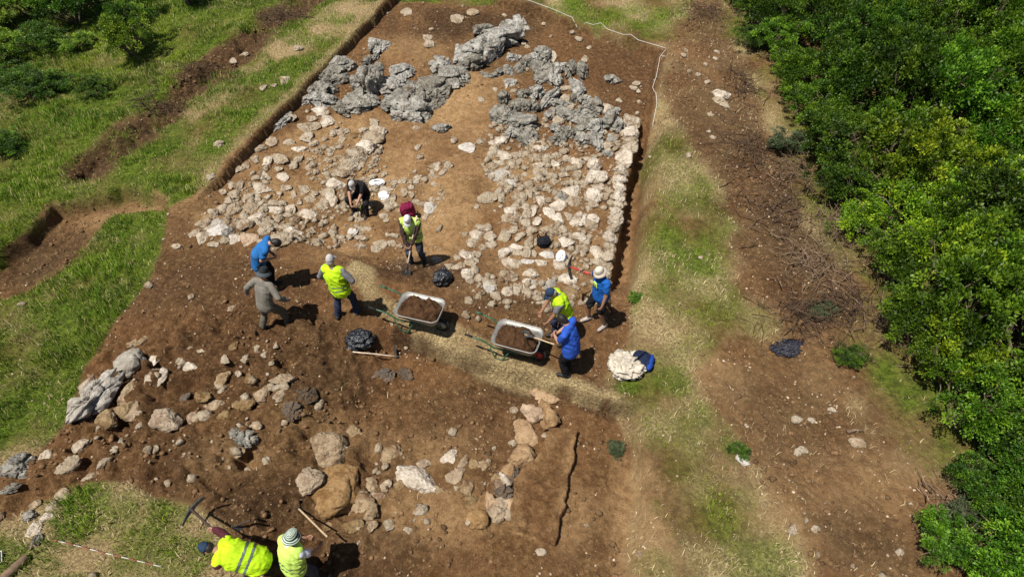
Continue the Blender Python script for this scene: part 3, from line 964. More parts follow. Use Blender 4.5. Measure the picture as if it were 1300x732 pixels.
def sector(du, dv):
    a = math.degrees(math.atan2(-dv, du)) % 360
    names = ['right of', 'above and right of', 'above', 'above and left of', 'left of', 'below and left of', 'below', 'below and right of']
    return names[int(((a + 22.5) % 360) // 45)]


ORD = ['nearest', 'second nearest', 'third nearest', 'fourth nearest', 'fifth nearest', 'sixth nearest', 'seventh nearest', 'eighth nearest', 'ninth nearest', 'tenth nearest',
       'eleventh nearest', 'twelfth nearest']
COLW = {'pale': 'pale beige', 'tan': 'earth-stained tan', 'grey': 'grey weathered', 'dark': 'dark earthy', 'white': 'whitish', 'orange': 'orange-tan'}


def build_stones():
    items = crowd_sets()
    # drop near-duplicates read off two overlapping views
    items.sort(key=lambda q: -q[2] * q[3])
    keep = []
    for q in items:
        if any(abs(q[0] - p[0]) < .30 * (q[2] + p[2]) / 2 and abs(q[1] - p[1]) < .30 * (q[3] + p[3]) / 2 for p in keep):
            continue
        keep.append(q)
    info = []
    rest_v, rest_f, rest_c = [], [], []
    nb = 0
    for i, (u, v, w, h, kind, tilt, hf) in enumerate(keep):
        rg = np.random.default_rng(5000 + i)
        s = scale_at(v)
        W = w / s
        dep = PITCH + math.atan((v - 366) / F)
        Hh = min(.60 * math.sqrt(W * h / s), .42 if kind != 'grey' else .7) * hf * (rg.uniform(.75, 1.35) if kind == 'grey' else (1 if hf > 1 else .78)) * rg.uniform(.8, 1.1)
        vis = Hh * .62
        D = max((h / s - vis * math.cos(dep) * .7) / math.sin(dep), .45 * W, .6 * h / s)
        x, y, z = at(u, v + .25 * vis * math.cos(dep) * s)
        size = max(W, D)
        karst = kind in ('grey', 'dark') or tilt == 56
        rz = R(tilt) if tilt is not None else rg.uniform(-.45, .45)
        if kind == 'grey':
            rz = rg.uniform(0, 2 * PI) if abs(W - D) < .3 * W and tilt is None else rz
        gs = .615 if kind == 'grey' else (.62 if hf >= 1.4 or kind == 'orange' else .60)
        sx, sy, sz = W * gs, D * gs, Hh * .66
        lim = 300
        if len(info) < lim:
            me = KAR[rg.integers(len(KAR))] if karst else (FULL[rg.integers(len(FULL))] if size > .7 else RUB[rg.integers(len(RUB))])
            info.append((i, u, v, w, h, kind, (x, y, z + sz * (.25 if hf > 1 or kind == 'grey' else -.02)), (sx, sy, sz), rz, me, size))
        else:
            n, f = ico(3)
            base = np.empty((len((KAR if karst else RUB)[0].vertices), 3), np.float32)
            src = RUB[rg.integers(len(RUB))]
            src.vertices.foreach_get('co', base.ravel()) if False else None
            arr = np.empty(len(src.vertices) * 3, np.float32)
            src.vertices.foreach_get('co', arr)
            arr = arr.reshape(-1, 3)
            fa = np.empty(len(src.polygons) * 3, np.int32)
            src.polygons.foreach_get('vertices', fa)
            p = arr * np.array([sx, sy, sz])
            c, sn = math.cos(rz), math.sin(rz)
            p = np.stack([p[:, 0] * c - p[:, 1] * sn + x, p[:, 0] * sn + p[:, 1] * c + y, p[:, 2] + z + sz * .25], 1)
            rest_v.append(p)
            rest_f.append(fa.reshape(-1, 3) + nb)
            nb += len(p)
    # labels: colour and size, then the landmark it is nearest to
    groups = {}
    for q in info:
        i, u, v, w, h, kind, loc, sc, rz, me, size = q
        best = min(LANDMARKS, key=lambda L: math.hypot(u - L[1], (v - L[2]) * 1.2))
        szw = 'large' if size > .95 else ('medium' if size > .48 else 'small')
        key = (szw, kind, sector(u - best[1], v - best[2]), best[0])
        groups.setdefault(key, []).append((math.hypot(u - best[1], v - best[2]), q))
    mats = {k: (M[k]) for k in COLW}
    for key, lst in groups.items():
        lst.sort(key=lambda t: t[0])
        for j, (_, q) in enumerate(lst):
            i, u, v, w, h, kind, loc, sc, rz, me, size = q
            nm = 'karst_rock' if kind == 'grey' else ('boulder' if size > .9 else 'stone')
            cat = {'karst_rock': 'rock', 'boulder': 'boulder', 'stone': 'stone'}[nm]
            o = bpy.data.objects.new(nm, me)
            C.objects.link(o)
            o.location = loc
            o.scale = sc
            o.rotation_euler = (RNG.uniform(-.12, .12), RNG.uniform(-.12, .12), rz)
            if not me.materials:
                me.materials.append(None)
            o.material_slots[0].link = 'OBJECT'
            o.material_slots[0].material = mats[kind]
            szw, kd, sec, lm = key
            pre = '' if len(lst) == 1 else ORD[min(j, 11)] + ' '
            o['label'] = ('%s%s %s %s %s %s' % (pre, szw, COLW[kd], 'rock' if nm == 'karst_rock' else 'stone', sec, lm)).strip()
            o['category'] = cat
            o['group'] = {'pale': 'pale limestone rubble in the trenches', 'white': 'whitish stones in the trenches', 'tan': 'earth-stained stones in the lower diggings',
                          'grey': 'grey weathered rocks of the outcrops', 'dark': 'dark earthy rocks', 'orange': 'orange-tan stones'}[kind]
    for me in RUB + KAR:
        me.polygons.foreach_set('use_smooth', np.ones(len(me.polygons), bool))
    if rest_v:
        me = fast_mesh('small_rubble', np.concatenate(rest_v), np.concatenate(rest_f))
        o = link('small_rubble', me, None, M['pale'])
        tag(o, 'smaller pale rubble stones lying between the larger stones', 'rubble', kind='stuff')
    print('STONES', len(info), len(keep))


def scatter(name, n_try, dens, rmin, rmax, matl, label, cat, seed, sub=1, flat=.6, power=2.2):
    rg = np.random.default_rng(seed)
    x, y = sample_visible(n_try)
    k = rg.uniform(0, 1, len(x)) < dens(x, y)
    x, y = x[k], y[k]
    n = len(x)
    r = rmin + (rmax - rmin) * rg.uniform(0, 1, n) ** power
    z = height(x, y)
    bn, bf = ico(sub)
    pos = np.empty((n, len(bn), 3))
    a = rg.uniform(0, 2 * PI, n)
    ax, ay, az = r * rg.uniform(.7, 1.3, n), r * rg.uniform(.6, 1.1, n), r * rg.uniform(.4, .9, n) * flat / .6
    jit = 1 + rg.uniform(-.28, .22, (n, len(bn)))
    px, py, pz = bn[:, 0] * jit * ax[:, None], bn[:, 1] * jit * ay[:, None], bn[:, 2] * jit * az[:, None]
    c, s = np.cos(a)[:, None], np.sin(a)[:, None]
    pos[:, :, 0] = px * c - py * s + x[:, None]
    pos[:, :, 1] = px * s + py * c + y[:, None]
    pos[:, :, 2] = pz + z[:, None] + az[:, None] * .3
    f = (bf[None] + (np.arange(n) * len(bn))[:, None, None]).reshape(-1, 3)
    me = fast_mesh(name, pos.reshape(-1, 3), f)
    o = link(name, me, None, matl, smooth=False)
    print(name, n)
    return tag(o, label, cat, kind='stuff')


def build_scatter():
    FIELD = polyw([(600, 170), (640, 130), (800, 150), (805, 200), (770, 390), (620, 390), (590, 380), (640, 300)])
    LEFTF = polyw([(230, 300), (300, 230), (400, 140), (480, 160), (490, 220), (440, 300), (330, 320)])
    MID = polyw([(440, 230), (560, 190), (570, 330), (500, 340), (440, 320)])
    LOWL = polyw([(100, 560), (150, 430), (320, 420), (400, 520), (330, 600), (200, 620)])
    LOWM = polyw([(380, 560), (560, 540), (660, 560), (650, 650), (480, 660)])

    def d_pale(x, y):
        z = zones(x, y)
        c = np.clip(.5 + .9 * fbm(x * 1.1, y * 1.1, octaves=3, seed=91), 0, 1)
        d = .010 * z['soil'] + .004 * z['path'] * (1 - z['thick']) + .001
        d = d + .40 * (sdf_poly(FIELD, x, y) > 0) + .50 * (sdf_poly(LEFTF, x, y) > 0) + .20 * (sdf_poly(MID, x, y) > 0)
        d = d + .10 * (sdf_poly(LOWL, x, y) > 0) + .08 * (sdf_poly(LOWM, x, y) > 0)
        return d * c * 1.2

    def d_fine(x, y):
        z = zones(x, y)
        c = np.clip(.5 + .9 * fbm(x * 1.5, y * 1.5, octaves=3, seed=93), 0, 1)
        d = .040 * z['soil'] * (1 - .8 * z['baulk']) + .10 * z['path'] * (1 - z['thick']) + .06 * z['marg'] + .012
        return (d + .2 * (sdf_poly(MID, x, y) > 0) + .2 * (sdf_poly(LEFTF, x, y) > 0) + .1 * (sdf_poly(FIELD, x, y) > 0)) * c

    scatter('gravel', 330000, d_fine, .008, .034, M['chip'], 'small pale stone chips strewn over the dug soil', 'gravel', 3, sub=1, power=2.0)
    scatter('rubble', 90000, d_pale, .035, .13, M['pale'], 'smaller pale rubble between the larger stones', 'rubble', 4, sub=2, power=2.2)

    def d_clod(x, y):
        z = zones(x, y)
        c = np.clip(.4 + 1.1 * fbm(x * 1.3, y * 1.3, octaves=3, seed=95), 0, 1)
        low = sstep(10.5, 9.0, y - .10 * x)
        return (z['soil'] * (.035 + .20 * low) * (1 - z['baulk']) + .3 * z['path'] + .25 * z['b1'] + .2 * z['b2']) * c

    scatter('soil_clods', 210000, d_clod, .012, .062, M['clod'], 'brown crumbled soil clods over the dug ground', 'soil', 5, sub=1, power=2.0)


M['chip'] = simple('pale_stone_chip', (.36, .275, .19), .9, .6, 3.1, spec=.1)
M['clod'] = simple('soil_clod', (.155, .092, .046), .95, .55, 3.5, bump_s=.5, bump_scale=40, spec=.1)
# ------------------------------------------------------------------ shrubs
def frac_sphere(n, rg):
    p = rg.normal(size=(n, 3))
    return p / np.linalg.norm(p, axis=1)[:, None]


def crown_mesh(seed, nsprig=170, nleaf=42, leaf=.075, height=1.3, spread=1.0, spiky=0.0):
    rg = np.random.default_rng(seed)
    # lobes give the uneven outline, sprigs sit on the lobes
    nl = 11
    la = rg.uniform(0, 2 * PI, nl)
    lr = spread * rg.uniform(.15, .78, nl)
    lobes = np.stack([np.cos(la) * lr, np.sin(la) * lr, height * rg.uniform(.40, .80, nl) * (1.1 - .35 * lr)], 1)
    lrad = rg.uniform(.26, .46, nl) * spread
    which = rg.integers(0, nl, nsprig)
    d = frac_sphere(nsprig, rg)
    d[:, 2] = np.where(d[:, 2] < -.25, -d[:, 2], d[:, 2])
    sc = lobes[which] + d * (lrad[which] * rg.uniform(.55, 1.12, nsprig))[:, None]
    sc[:, 2] = np.maximum(sc[:, 2], .12)
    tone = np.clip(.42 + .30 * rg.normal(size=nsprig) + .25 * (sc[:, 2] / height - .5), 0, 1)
    srad = rg.uniform(.10, .22, nsprig) * spread
    n = nsprig * nleaf
    own = np.repeat(np.arange(nsprig), nleaf)
    dirs = frac_sphere(n, rg) + d[own] * .7 + np.array([0, 0, .45])
    dirs /= np.linalg.norm(dirs, axis=1)[:, None]
    rad = srad[own] * rg.uniform(.25, 1.0, n)
    base = sc[own] + dirs * rad[:, None]
    L = leaf * rg.uniform(.65, 1.25, n) * (1 + spiky)
    Wd = L * rg.uniform(.42, .62, n) * (1 - .5 * spiky)
    axis = dirs + .6 * frac_sphere(n, rg)
    axis /= np.linalg.norm(axis, axis=1)[:, None]
    nr = frac_sphere(n, rg) + np.array([0, 0, 1.1])
    side = np.cross(axis, nr)
    side /= np.linalg.norm(side, axis=1)[:, None] + 1e-9
    up = np.cross(side, axis)
    v = np.empty((n, 4, 3))
    v[:, 0] = base
    v[:, 1] = base + axis * (L * .5)[:, None] + side * (Wd * .5)[:, None] + up * (L * .10)[:, None]
    v[:, 2] = base + axis * L[:, None] - up * (L * .08)[:, None]
    v[:, 3] = base + axis * (L * .5)[:, None] - side * (Wd * .5)[:, None] + up * (L * .10)[:, None]
    f = (np.arange(n) * 4)[:, None] + np.array([0, 1, 2, 3])
    me = fast_mesh('crown', v.reshape(-1, 3), f)
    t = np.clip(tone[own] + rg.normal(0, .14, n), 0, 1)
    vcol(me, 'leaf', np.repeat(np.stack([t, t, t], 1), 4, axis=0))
    # stems from the ground to the lobes
    mb = MB()
    for i in range(nl):
        p0 = np.array([rg.normal(0, .06), rg.normal(0, .06), -.1])
        p2 = lobes[i]
        p1 = (p0 + p2) / 2 + np.array([rg.normal(0, .08), rg.normal(0, .08), .05])
        mb.tube([p0, p1, p2, p2 + np.array([rg.normal(0, .1), rg.normal(0, .1), lrad[i] * .8])], [.035, .026, .016, .006], 5)
        for k in range(4):
            q = p2 + frac_sphere(1, rg)[0] * lrad[i] * .95
            mb.tube([p1 * .4 + p2 * .6, (p2 + q) / 2 + rg.normal(0, .03, 3), q], [.014, .009, .004], 4)
    tm = bpy.data.meshes.new('stems')
    tm.from_pydata(mb.v, [], mb.f)
    tm.update()
    return me, tm


M['bark'] = simple('shrub_bark', (.16, .12, .085), .9, .35, 12, spec=.1)
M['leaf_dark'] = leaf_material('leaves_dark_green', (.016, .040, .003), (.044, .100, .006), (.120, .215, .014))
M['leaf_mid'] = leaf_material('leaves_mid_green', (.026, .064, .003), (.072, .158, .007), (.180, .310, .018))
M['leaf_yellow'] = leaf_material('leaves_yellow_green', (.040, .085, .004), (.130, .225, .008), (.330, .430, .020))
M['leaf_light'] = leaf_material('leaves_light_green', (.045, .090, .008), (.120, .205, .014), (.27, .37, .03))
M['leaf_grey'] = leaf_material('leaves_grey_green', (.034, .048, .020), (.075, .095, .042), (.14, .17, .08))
M['twig'] = simple('dead_twig', (.17, .115, .075), .9, .4, 6, spec=.1, rnd=.2)
M['twig_dark'] = simple('dark_dead_twig', (.095, .06, .04), .9, .4, 6, spec=.1, rnd=.2)

CROWNS = [crown_mesh(900 + i, nsprig=[150, 130, 160, 140, 125, 150, 140, 130][i], nleaf=80, leaf=[.058, .066, .054, .062, .068, .055, .062, .058][i],
                     height=[1.25, 1.5, 1.1, 1.35, 1.6, 1.2, 1.4, 1.3][i]) for i in range(8)]


def shrub(x, y, r, hs, matname, label, group, k, name='leafy_shrub', z=None):
    z = float(height(x, y)) if z is None else z
    o = empty(name, (x, y, z), RNG.uniform(0, 2 * PI), label, 'shrub', group)
    o.scale = (r, r, r * hs)
    cm, tm = CROWNS[k % len(CROWNS)]
    for nm, me, mt in (('crown', cm, M[matname]), ('stems', tm, M['bark'])):
        c = bpy.data.objects.new(nm, me)
        C.objects.link(c)
        c.parent = o
        if not me.materials:
            me.materials.append(None)
        c.material_slots[0].link = 'OBJECT'
        c.material_slots[0].material = mt
    return o


def build_shrubs():
    rg = np.random.default_rng(77)
    pts = []
    edge = THICK
    tries = 0
    while tries < 16000:
        tries += 1
        x = rg.uniform(4.5, 21.5)
        y = rg.uniform(4.0, 27.5)
        u, v = px_of(x, y)
        if u > 1390 or v > 800 or v < -60:
            continue
        d = float(sdf_poly(edge, np.array([x]), np.array([y]))[0])
        if d < .55:
            continue
        sp = 1.02 if d < 2.5 else 1.28
        if any((x - a) ** 2 + (y - b) ** 2 < sp * sp for a, b, _ in pts):
            continue
        pts.append((x, y, d))
    marks = [('the top of the picture at the thicket edge', 950, 20), ('the top right corner', 1290, 30), ('the upper edge brushwood', 985, 130), ('the dead brushwood in mid thicket edge', 1040, 300),
             ('the dark blue sheet', 1010, 440), ('the bare path below the thicket', 1110, 560), ('the right picture edge at mid height', 1290, 330), ('the lower right corner', 1290, 700)]
    yel = [(1190, 215, 55), (1140, 260, 40), (1205, 345, 36), (1062, 295, 34), (1225, 455, 38), (1100, 195, 30), (1260, 260, 26)]
    mid = [(1250, 110, 90), (1290, 480, 90), (1130, 380, 60), (1240, 690, 90), (1180, 520, 80), (1010, 120, 60), (1280, 60, 80)]
    rows = {}
    for (x, y, d) in pts:
        u, v = px_of(x, y, .8)
        kind = 'leaf_dark'
        if any(math.hypot(u - a, v - b) < c for a, b, c in mid):
            kind = 'leaf_mid'
        if any(math.hypot(u - a, v - b) < c for a, b, c in yel):
            kind = 'leaf_yellow'
        elif rg.uniform() < .25:
            kind = 'leaf_mid'
        m = min(marks, key=lambda q: math.hypot(u - q[1], v - q[2]))
        rows.setdefault((kind, m[0]), []).append((math.hypot(u - m[1], v - m[2]), x, y, d, m))
    k = 0
    word = {'leaf_dark': 'dark green', 'leaf_mid': 'fresh mid-green', 'leaf_yellow': 'bright yellow-green'}
    tot = 0
    for (kind, mn), lst in rows.items():
        lst.sort()
        for j, (_, x, y, d, m) in enumerate(lst):
            r = rg.uniform(.85, 1.10) if d < 1.8 else rg.uniform(1.05, 1.40)
            hs = rg.uniform(.85, 1.15) * (.9 if d < 1.6 else 1.25)
            if j < 12:
                lab = '%s%s leafy shrub near %s' % ('' if len(lst) == 1 else ORD[j] + ' ', word[kind], mn)
            else:
                lab = '%s leafy shrub deep in the thicket beyond the nearer ones' % word[kind]
            if len(lst) > 1 and j < 12:
                lab = '%s %s leafy shrub to %s' % (ORD[j], word[kind], mn)
            shrub(x, y, r, hs, kind, lab, 'shrubs of the dense thicket on the right', k)
            k += 1
            tot += 1
    print('SHRUBS', tot)
    for u, v, r_, kd, lab in ((1292, 640, .75, 'leaf_mid', 'green shrub at the right edge just above the bottom corner bushes'), (1262, 655, .55, 'leaf_dark', 'dark green shrub in the gap above the bottom corner bushes'),
                              (1230, 618, .5, 'leaf_dark', 'low dark shrub at the lower end of the thicket by the fallen twigs'), (1290, 600, .9, 'leaf_dark', 'dark shrub at the lower right edge of the thicket')):
        x, y, z = at(u, v)
        shrub(x, y, r_, .9, kd, lab, 'shrubs of the dense thicket on the right', k, z=z)
        k += 1
    # far upper left bushes on the slope
    ul = [(-5, 40, 1.5, .8, 'leaf_light', 'broad fresh green bush at the upper left corner'), (45, 22, 1.3, .8, 'leaf_light', 'fresh green bush second from the upper left corner'),
          (62, 62, 1.0, .6, 'leaf_dark', 'low dark green bush below the two fresh green corner bushes'), (98, 30, 1.2, .9, 'leaf_dark', 'dark green bush between the light green bushes on the far slope'),
          (120, 10, 1.3, .8, 'leaf_light', 'light green bush at the top edge left of the dark pair'), (172, 75, 1.0, 1.15, 'leaf_light', 'upright green bush standing alone on the left slope'),
          (180, 60, .9, 1.2, 'leaf_dark', 'dark green half of the upright bush on the left slope'), (242, 8, .9, .9, 'leaf_dark', 'very dark bush at the top edge right of the light grass'),
          (122, 120, .62, .6, 'leaf_dark', 'small dark low bush alone in the left grass'), (45, 122, .95, .5, 'leaf_dark', 'low dark bush at the left above the grass'),
          (15, 110, .95, .5, 'leaf_dark', 'low dark bush by the left picture edge'), (-5, 78, 1.2, .55, 'leaf_light', 'low spreading light green bush by the left picture edge'),
          (190, 22, .8, .7, 'leaf_light', 'small green bush at the top between the dark bushes'), (75, 115, .7, .5, 'leaf_dark', 'third low dark bush in the row on the left slope'),
          (100, 62, .7, .5, 'leaf_light', 'small light green bush in front of the dark bush on the slope'), (10, 190, .8, .4, 'leaf_dark', 'low dark weeds by the left edge lower on the slope')]
    for i, (u, v, r, hs, kd, lab) in enumerate(ul):
        x, y, z = at(u, v)
        shrub(x, y, r, hs, kd, lab, 'bushes on the grassy slope at the upper left', i, z=z)
    # lone bushes lower right and weeds
    for i, (u, v, r, hs, kd, lab) in enumerate([(1200, 700, .62, .7, 'leaf_mid', 'small fresh green bush at the bottom right by the bare path'), (1245, 725, .8, .9, 'leaf_mid', 'round green bush at the bottom right corner'),
                                               (1290, 690, .8, 1., 'leaf_mid', 'green bush against the right edge near the bottom'), (1215, 665, .4, .6, 'leaf_grey', 'straggly grey-green bush beside the fallen twig'),
                                               (782, 572, .26, .5, 'leaf_grey', 'dull green weed tuft at the lower trench rim'), (806, 380, .2, .5, 'leaf_mid', 'small green weed right of the worker in the white hat'),
                                               (1078, 458, .38, .45, 'leaf_dark', 'low dark shrub right of the dark blue sheet'), (1040, 398, .36, .4, 'leaf_grey', 'low grey-green shrub above the dark blue sheet'),
                                               (815, 470, .14, .4, 'leaf_mid', 'tiny plant by the rolled white sack'), (938, 577, .2, .4, 'leaf_dark', 'dark weed beside the whitish stone on the right strip'),
                                               (955, 60, .7, .7, 'leaf_dark', 'dark shrub at the upper thicket edge by the path'), (995, 190, .6, .7, 'leaf_grey', 'dull half-bare shrub at the thicket edge above the brushwood')]):
        x, y, z = at(u, v)
        shrub(x, y, r, hs, kd, lab, None, i + 3, z=z)


def brush_pile(u, v, rx, ry, n, matname, label, seed, hgt=.3, rz=0., name='brush_pile', lmin=.3, lmax=1.1):
    rg = np.random.default_rng(seed)
    x, y, z = at(u, v)
    o = empty(name, (x, y, z), rz, label, 'brushwood', 'heaps of dead brushwood')
    mb = MB()
    for i in range(int(n * .75)):
        p = rg.normal(0, .5, 2) * (rx, ry)
        q = math.hypot(p[0] / rx, p[1] / ry)
        a = rg.uniform(0, 2 * PI)
        L = rg.uniform(lmin, lmax)
        gz = float(height(x + p[0], y + p[1])) - z
        h0 = gz + rg.uniform(.0, 1) ** 1.5 * hgt * max(0.15, 1 - q * .5)
        el = rg.normal(0, .3)
        d = Vector((math.cos(a) * math.cos(el), math.sin(a) * math.cos(el), math.sin(el)))
        s = Vector((p[0], p[1], h0)) - d * L / 2
        pts = [s, s + d * L * .35 + Vector(rg.normal(0, .04, 3)), s + d * L * .7 + Vector(rg.normal(0, .06, 3)), s + d * L + Vector(rg.normal(0, .09, 3))]
        r0 = .0035 + .013 * rg.uniform() ** 2.2
        mb.tube(pts, [r0, r0 * .85, r0 * .6, r0 * .3], 4)
        if rg.uniform() < .6:
            b = pts[1] + Vector(rg.normal(0, .2, 3)) * L
            mb.tube([pts[1], (pts[1] + b) / 2 + Vector(rg.normal(0, .03, 3)), b], [r0 * .6, r0 * .45, r0 * .2], 4)
    mb.build('twigs', M[matname], o)
    return o


def build_brush():
    L = [(985, 262, .9, 1.3, 230, 'twig_dark', 'dark dead brushwood heap at the thicket edge above the pale twigs'), (1040, 340, .9, 1.0, 240, 'twig', 'pale grey dead brushwood heap at mid thicket edge'),
         (945, 190, .8, 1.4, 190, 'twig_dark', 'dark twiggy brushwood beside the upper reddish path'), (940, 110, .6, 1.0, 120, 'twig_dark', 'thin dark brushwood at the upper thicket edge by the stony path'),
         (895, 18, 1.1, .8, 170, 'twig_dark', 'dark brushwood heap at the top edge right of the dug area'), (1130, 420, .9, .6, 150, 'twig', 'pale dry twigs lying between the shrubs right of the dark sheet'),
         (1015, 405, .8, .6, 120, 'twig_dark', 'thin dark twigs above the dark blue sheet'), (1205, 640, .5, .5, 60, 'twig', 'few dry twigs beside the path at the lower right'),
         (355, 22, .9, .6, 220, 'twig_dark', 'dark brushwood heap on the bank at the top left'), (255, 90, 1.0, .6, 130, 'twig_dark', 'dark roots and twigs along the left soil bank'),
         (205, 135, .8, .5, 110, 'twig_dark', 'dark roots and twigs at the lower end of the left bank'), (1010, 220, .6, 1.0, 120, 'twig', 'bare twigs in front of the yellow-green shrubs'),
         (1030, 400, .7, .5, 90, 'twig_dark', 'dark brushwood just above the dark blue sheet'),
         (1060, 290, .6, .9, 150, 'twig', 'brown twigs under the edge of the yellow-green shrubs'),
         (1075, 385, .7, .8, 150, 'twig_dark', 'dark twigs under the thicket edge right of the mid heap')]
    for i, q in enumerate(L):
        brush_pile(*q, seed=400 + i)
    for i, (u, v, a, ln, lab) in enumerate([(1085, 548, .1, .32, 'short grey log on the bare path near the thicket'), (1190, 628, -1.0, .7, 'crooked fallen stick at the end of the bare path'),
                                           (1050, 380, -1.3, .5, 'pale broken stick standing in the brushwood'), (1025, 300, 1.0, .6, 'long pale stick on the mid brushwood heap')]):
        x, y, z = at(u, v)
        o = MB().tube([(-ln / 2, 0, .03), (0, .02, .05), (ln / 2, -.02, .05)], [.035 if ln < .4 else .018, .03 if ln < .4 else .016, .01], 7).build('stick', M['twig'])
        o.location = (x, y, z)
        o.rotation_euler = (0, 0, a)
        tag(o, lab, 'stick')


# ------------------------------------------------------------------ solid shapes for bodies and clothes
def capsule(mb, a, b, ra, rb, seg=14, flat=(1, 1), axis=None):
    """tapered capsule; flat squeezes the two cross directions"""
    a, b = Vector(a), Vector(b)
    d = b - a
    L = d.length
    d = d.normalized() if L > 1e-6 else Vector((0, 0, 1))
    s = Vector(axis) if axis is not None else (Vector((1, 0, 0)) if abs(d.x) < .8 else Vector((0, 1, 0)))
    s = (s - d * s.dot(d)).normalized()
    t = d.cross(s).normalized()
    rings = []
    for k in range(5):
        th = PI / 2 * (1 - k / 4)
        rings.append((a - d * ra * math.sin(th) * .999, max(ra * math.cos(th), ra * .04)))
    for k in range(5):
        th = PI / 2 * (k / 4)
        rings.append((b + d * rb * math.sin(th) * .999, max(rb * math.cos(th), rb * .04)))
    mb.ring_loft([[c + (s * math.cos(p) * flat[0] + t * math.sin(p) * flat[1]) * r for p in [2 * PI * j / seg for j in range(seg)]] for c, r in rings])


def ellipsoid(mb, c, r, rot=None):
    v, f = ico(3)
    b = len(mb.v)
    for p in v:
        q = Vector((p[0] * r[0], p[1] * r[1], p[2] * r[2]))
        if rot is not None:
            q = rot @ q
        mb.v.append(tuple(Vector(c) + q))
    for q in f:
        mb.f.append(tuple(int(b + i) for i in q))


def remeshed(mb, voxel, smooth_it=4, fold=0.0, seed=0, fscale=9):
    me = bpy.data.meshes.new('tmp')
    me.from_pydata(mb.v, [], mb.f)
    me.update()
    o = bpy.data.objects.new('tmp', me)
    C.objects.link(o)
    m = o.modifiers.new('r', 'REMESH')
    m.mode = 'VOXEL'
    m.voxel_size = voxel
    s = o.modifiers.new('s', 'SMOOTH')
    s.factor = .5
    s.iterations = smooth_it
    dg = bpy.context.evaluated_depsgraph_get()
    dg.update()
    out = bpy.data.meshes.new_from_object(o.evaluated_get(dg))
    bpy.data.objects.remove(o)
    bpy.data.meshes.remove(me)
    if fold:
        n = len(out.vertices)
        co = np.empty(n * 3, np.float32)
        out.vertices.foreach_get('co', co)
        co = co.reshape(-1, 3).astype(float)
        no = np.empty(n * 3, np.float32)
        out.vertex_normals.foreach_get('vector', no)
        no = no.reshape(-1, 3)
        w = fbm(co[:, 0] * fscale * .55, co[:, 1] * fscale * .55, co[:, 2] * fscale * .8 + .8 * co[:, 0] * fscale, 3, seed)
        rid = (.5 - np.abs(w)) * fold
        co = co + no * rid[:, None]
        out.vertices.foreach_set('co', co.astype(np.float32).ravel())
        out.update()
    return out


def ik(a, c, l1, l2, pole):
    a, c = Vector(a), Vector(c)
    d = c - a
    L = min(d.length, (l1 + l2) * .995)
    d.normalize()
    c2 = a + d * L
    x = (l1 * l1 - l2 * l2 + L * L) / (2 * L)
    hgt = math.sqrt(max(l1 * l1 - x * x, 0))
    p = Vector(pole)
    p = p - d * p.dot(d)
    if p.length < 1e-4:
        p = d.orthogonal()
    p.normalize()
    return a + d * x + p * hgt, c2


def hand(mb, wrist, d, pn, curl=.6, side=1):
    """palm, four unequal bent fingers and a thumb, as capsules"""
    d = Vector(d).normalized()
    pn = Vector(pn)
    pn = (pn - d * pn.dot(d)).normalized()
    lat = d.cross(pn).normalized() * side
    w = Vector(wrist)
    pe = w + d * .085
    for k in (-1, 0, 1):
        capsule(mb, w + lat * .012 * k, pe + lat * .024 * k, .017, .015, 8)
    for i, (o, ln) in enumerate(((-.033, .062), (-.011, .076), (.011, .080), (.033, .070))):
        b = pe + lat * o - d * .008
        ang = curl * .9
        d1 = (d * math.cos(ang) + pn * math.sin(ang)).normalized()
        m1 = b + d1 * ln * .52
        ang2 = curl * 2.0
        d2 = (d * math.cos(ang2) + pn * math.sin(ang2)).normalized()
        m2 = m1 + d2 * ln * .48
        capsule(mb, b, m1, .0098, .0092, 7)
        capsule(mb, m1, m2, .0092, .0080, 7)
    tb = w + d * .025 + lat * .030
    t1 = tb + (lat * .6 + d * .7 + pn * .35).normalized() * .040
    t2 = t1 + (d * .8 + pn * .6 + lat * .1).normalized() * .030
    capsule(mb, tb, t1, .013, .0105, 7)
    capsule(mb, t1, t2, .0105, .009, 7)


SKIN = simple('skin', (.42, .235, .155), .6, .12, 6, spec=.35)
SKIN2 = simple('tanned_skin', (.30, .155, .095), .6, .12, 6, spec=.35)
M['hair_dark'] = simple('dark_hair', (.018, .014, .012), .55, .3, 40, spec=.3)
M['hair_grey'] = simple('grey_hair', (.30, .28, .26), .6, .3, 40, spec=.3)
M['eye'] = simple('eye', (.02, .02, .02), .2, .1, 5, spec=.5)
M['band'] = simple('grey_reflective_tape', (.10, .125, .12), .45, .15, 20, spec=.5)
M['hivis'] = simple('hi_vis_yellow_fabric', (.42, .66, .012), .75, .24, 4, bump_s=.25, bump_scale=25, spec=.2)
M['hivis_pale'] = simple('pale_hi_vis_fabric', (.50, .70, .13), .75, .22, 4, bump_s=.25, bump_scale=25, spec=.2)


def cloth(name, col, var=.18, rough=.85):
    return simple(name, col, rough, var, 7, bump_s=.35, bump_scale=28, spec=.15)


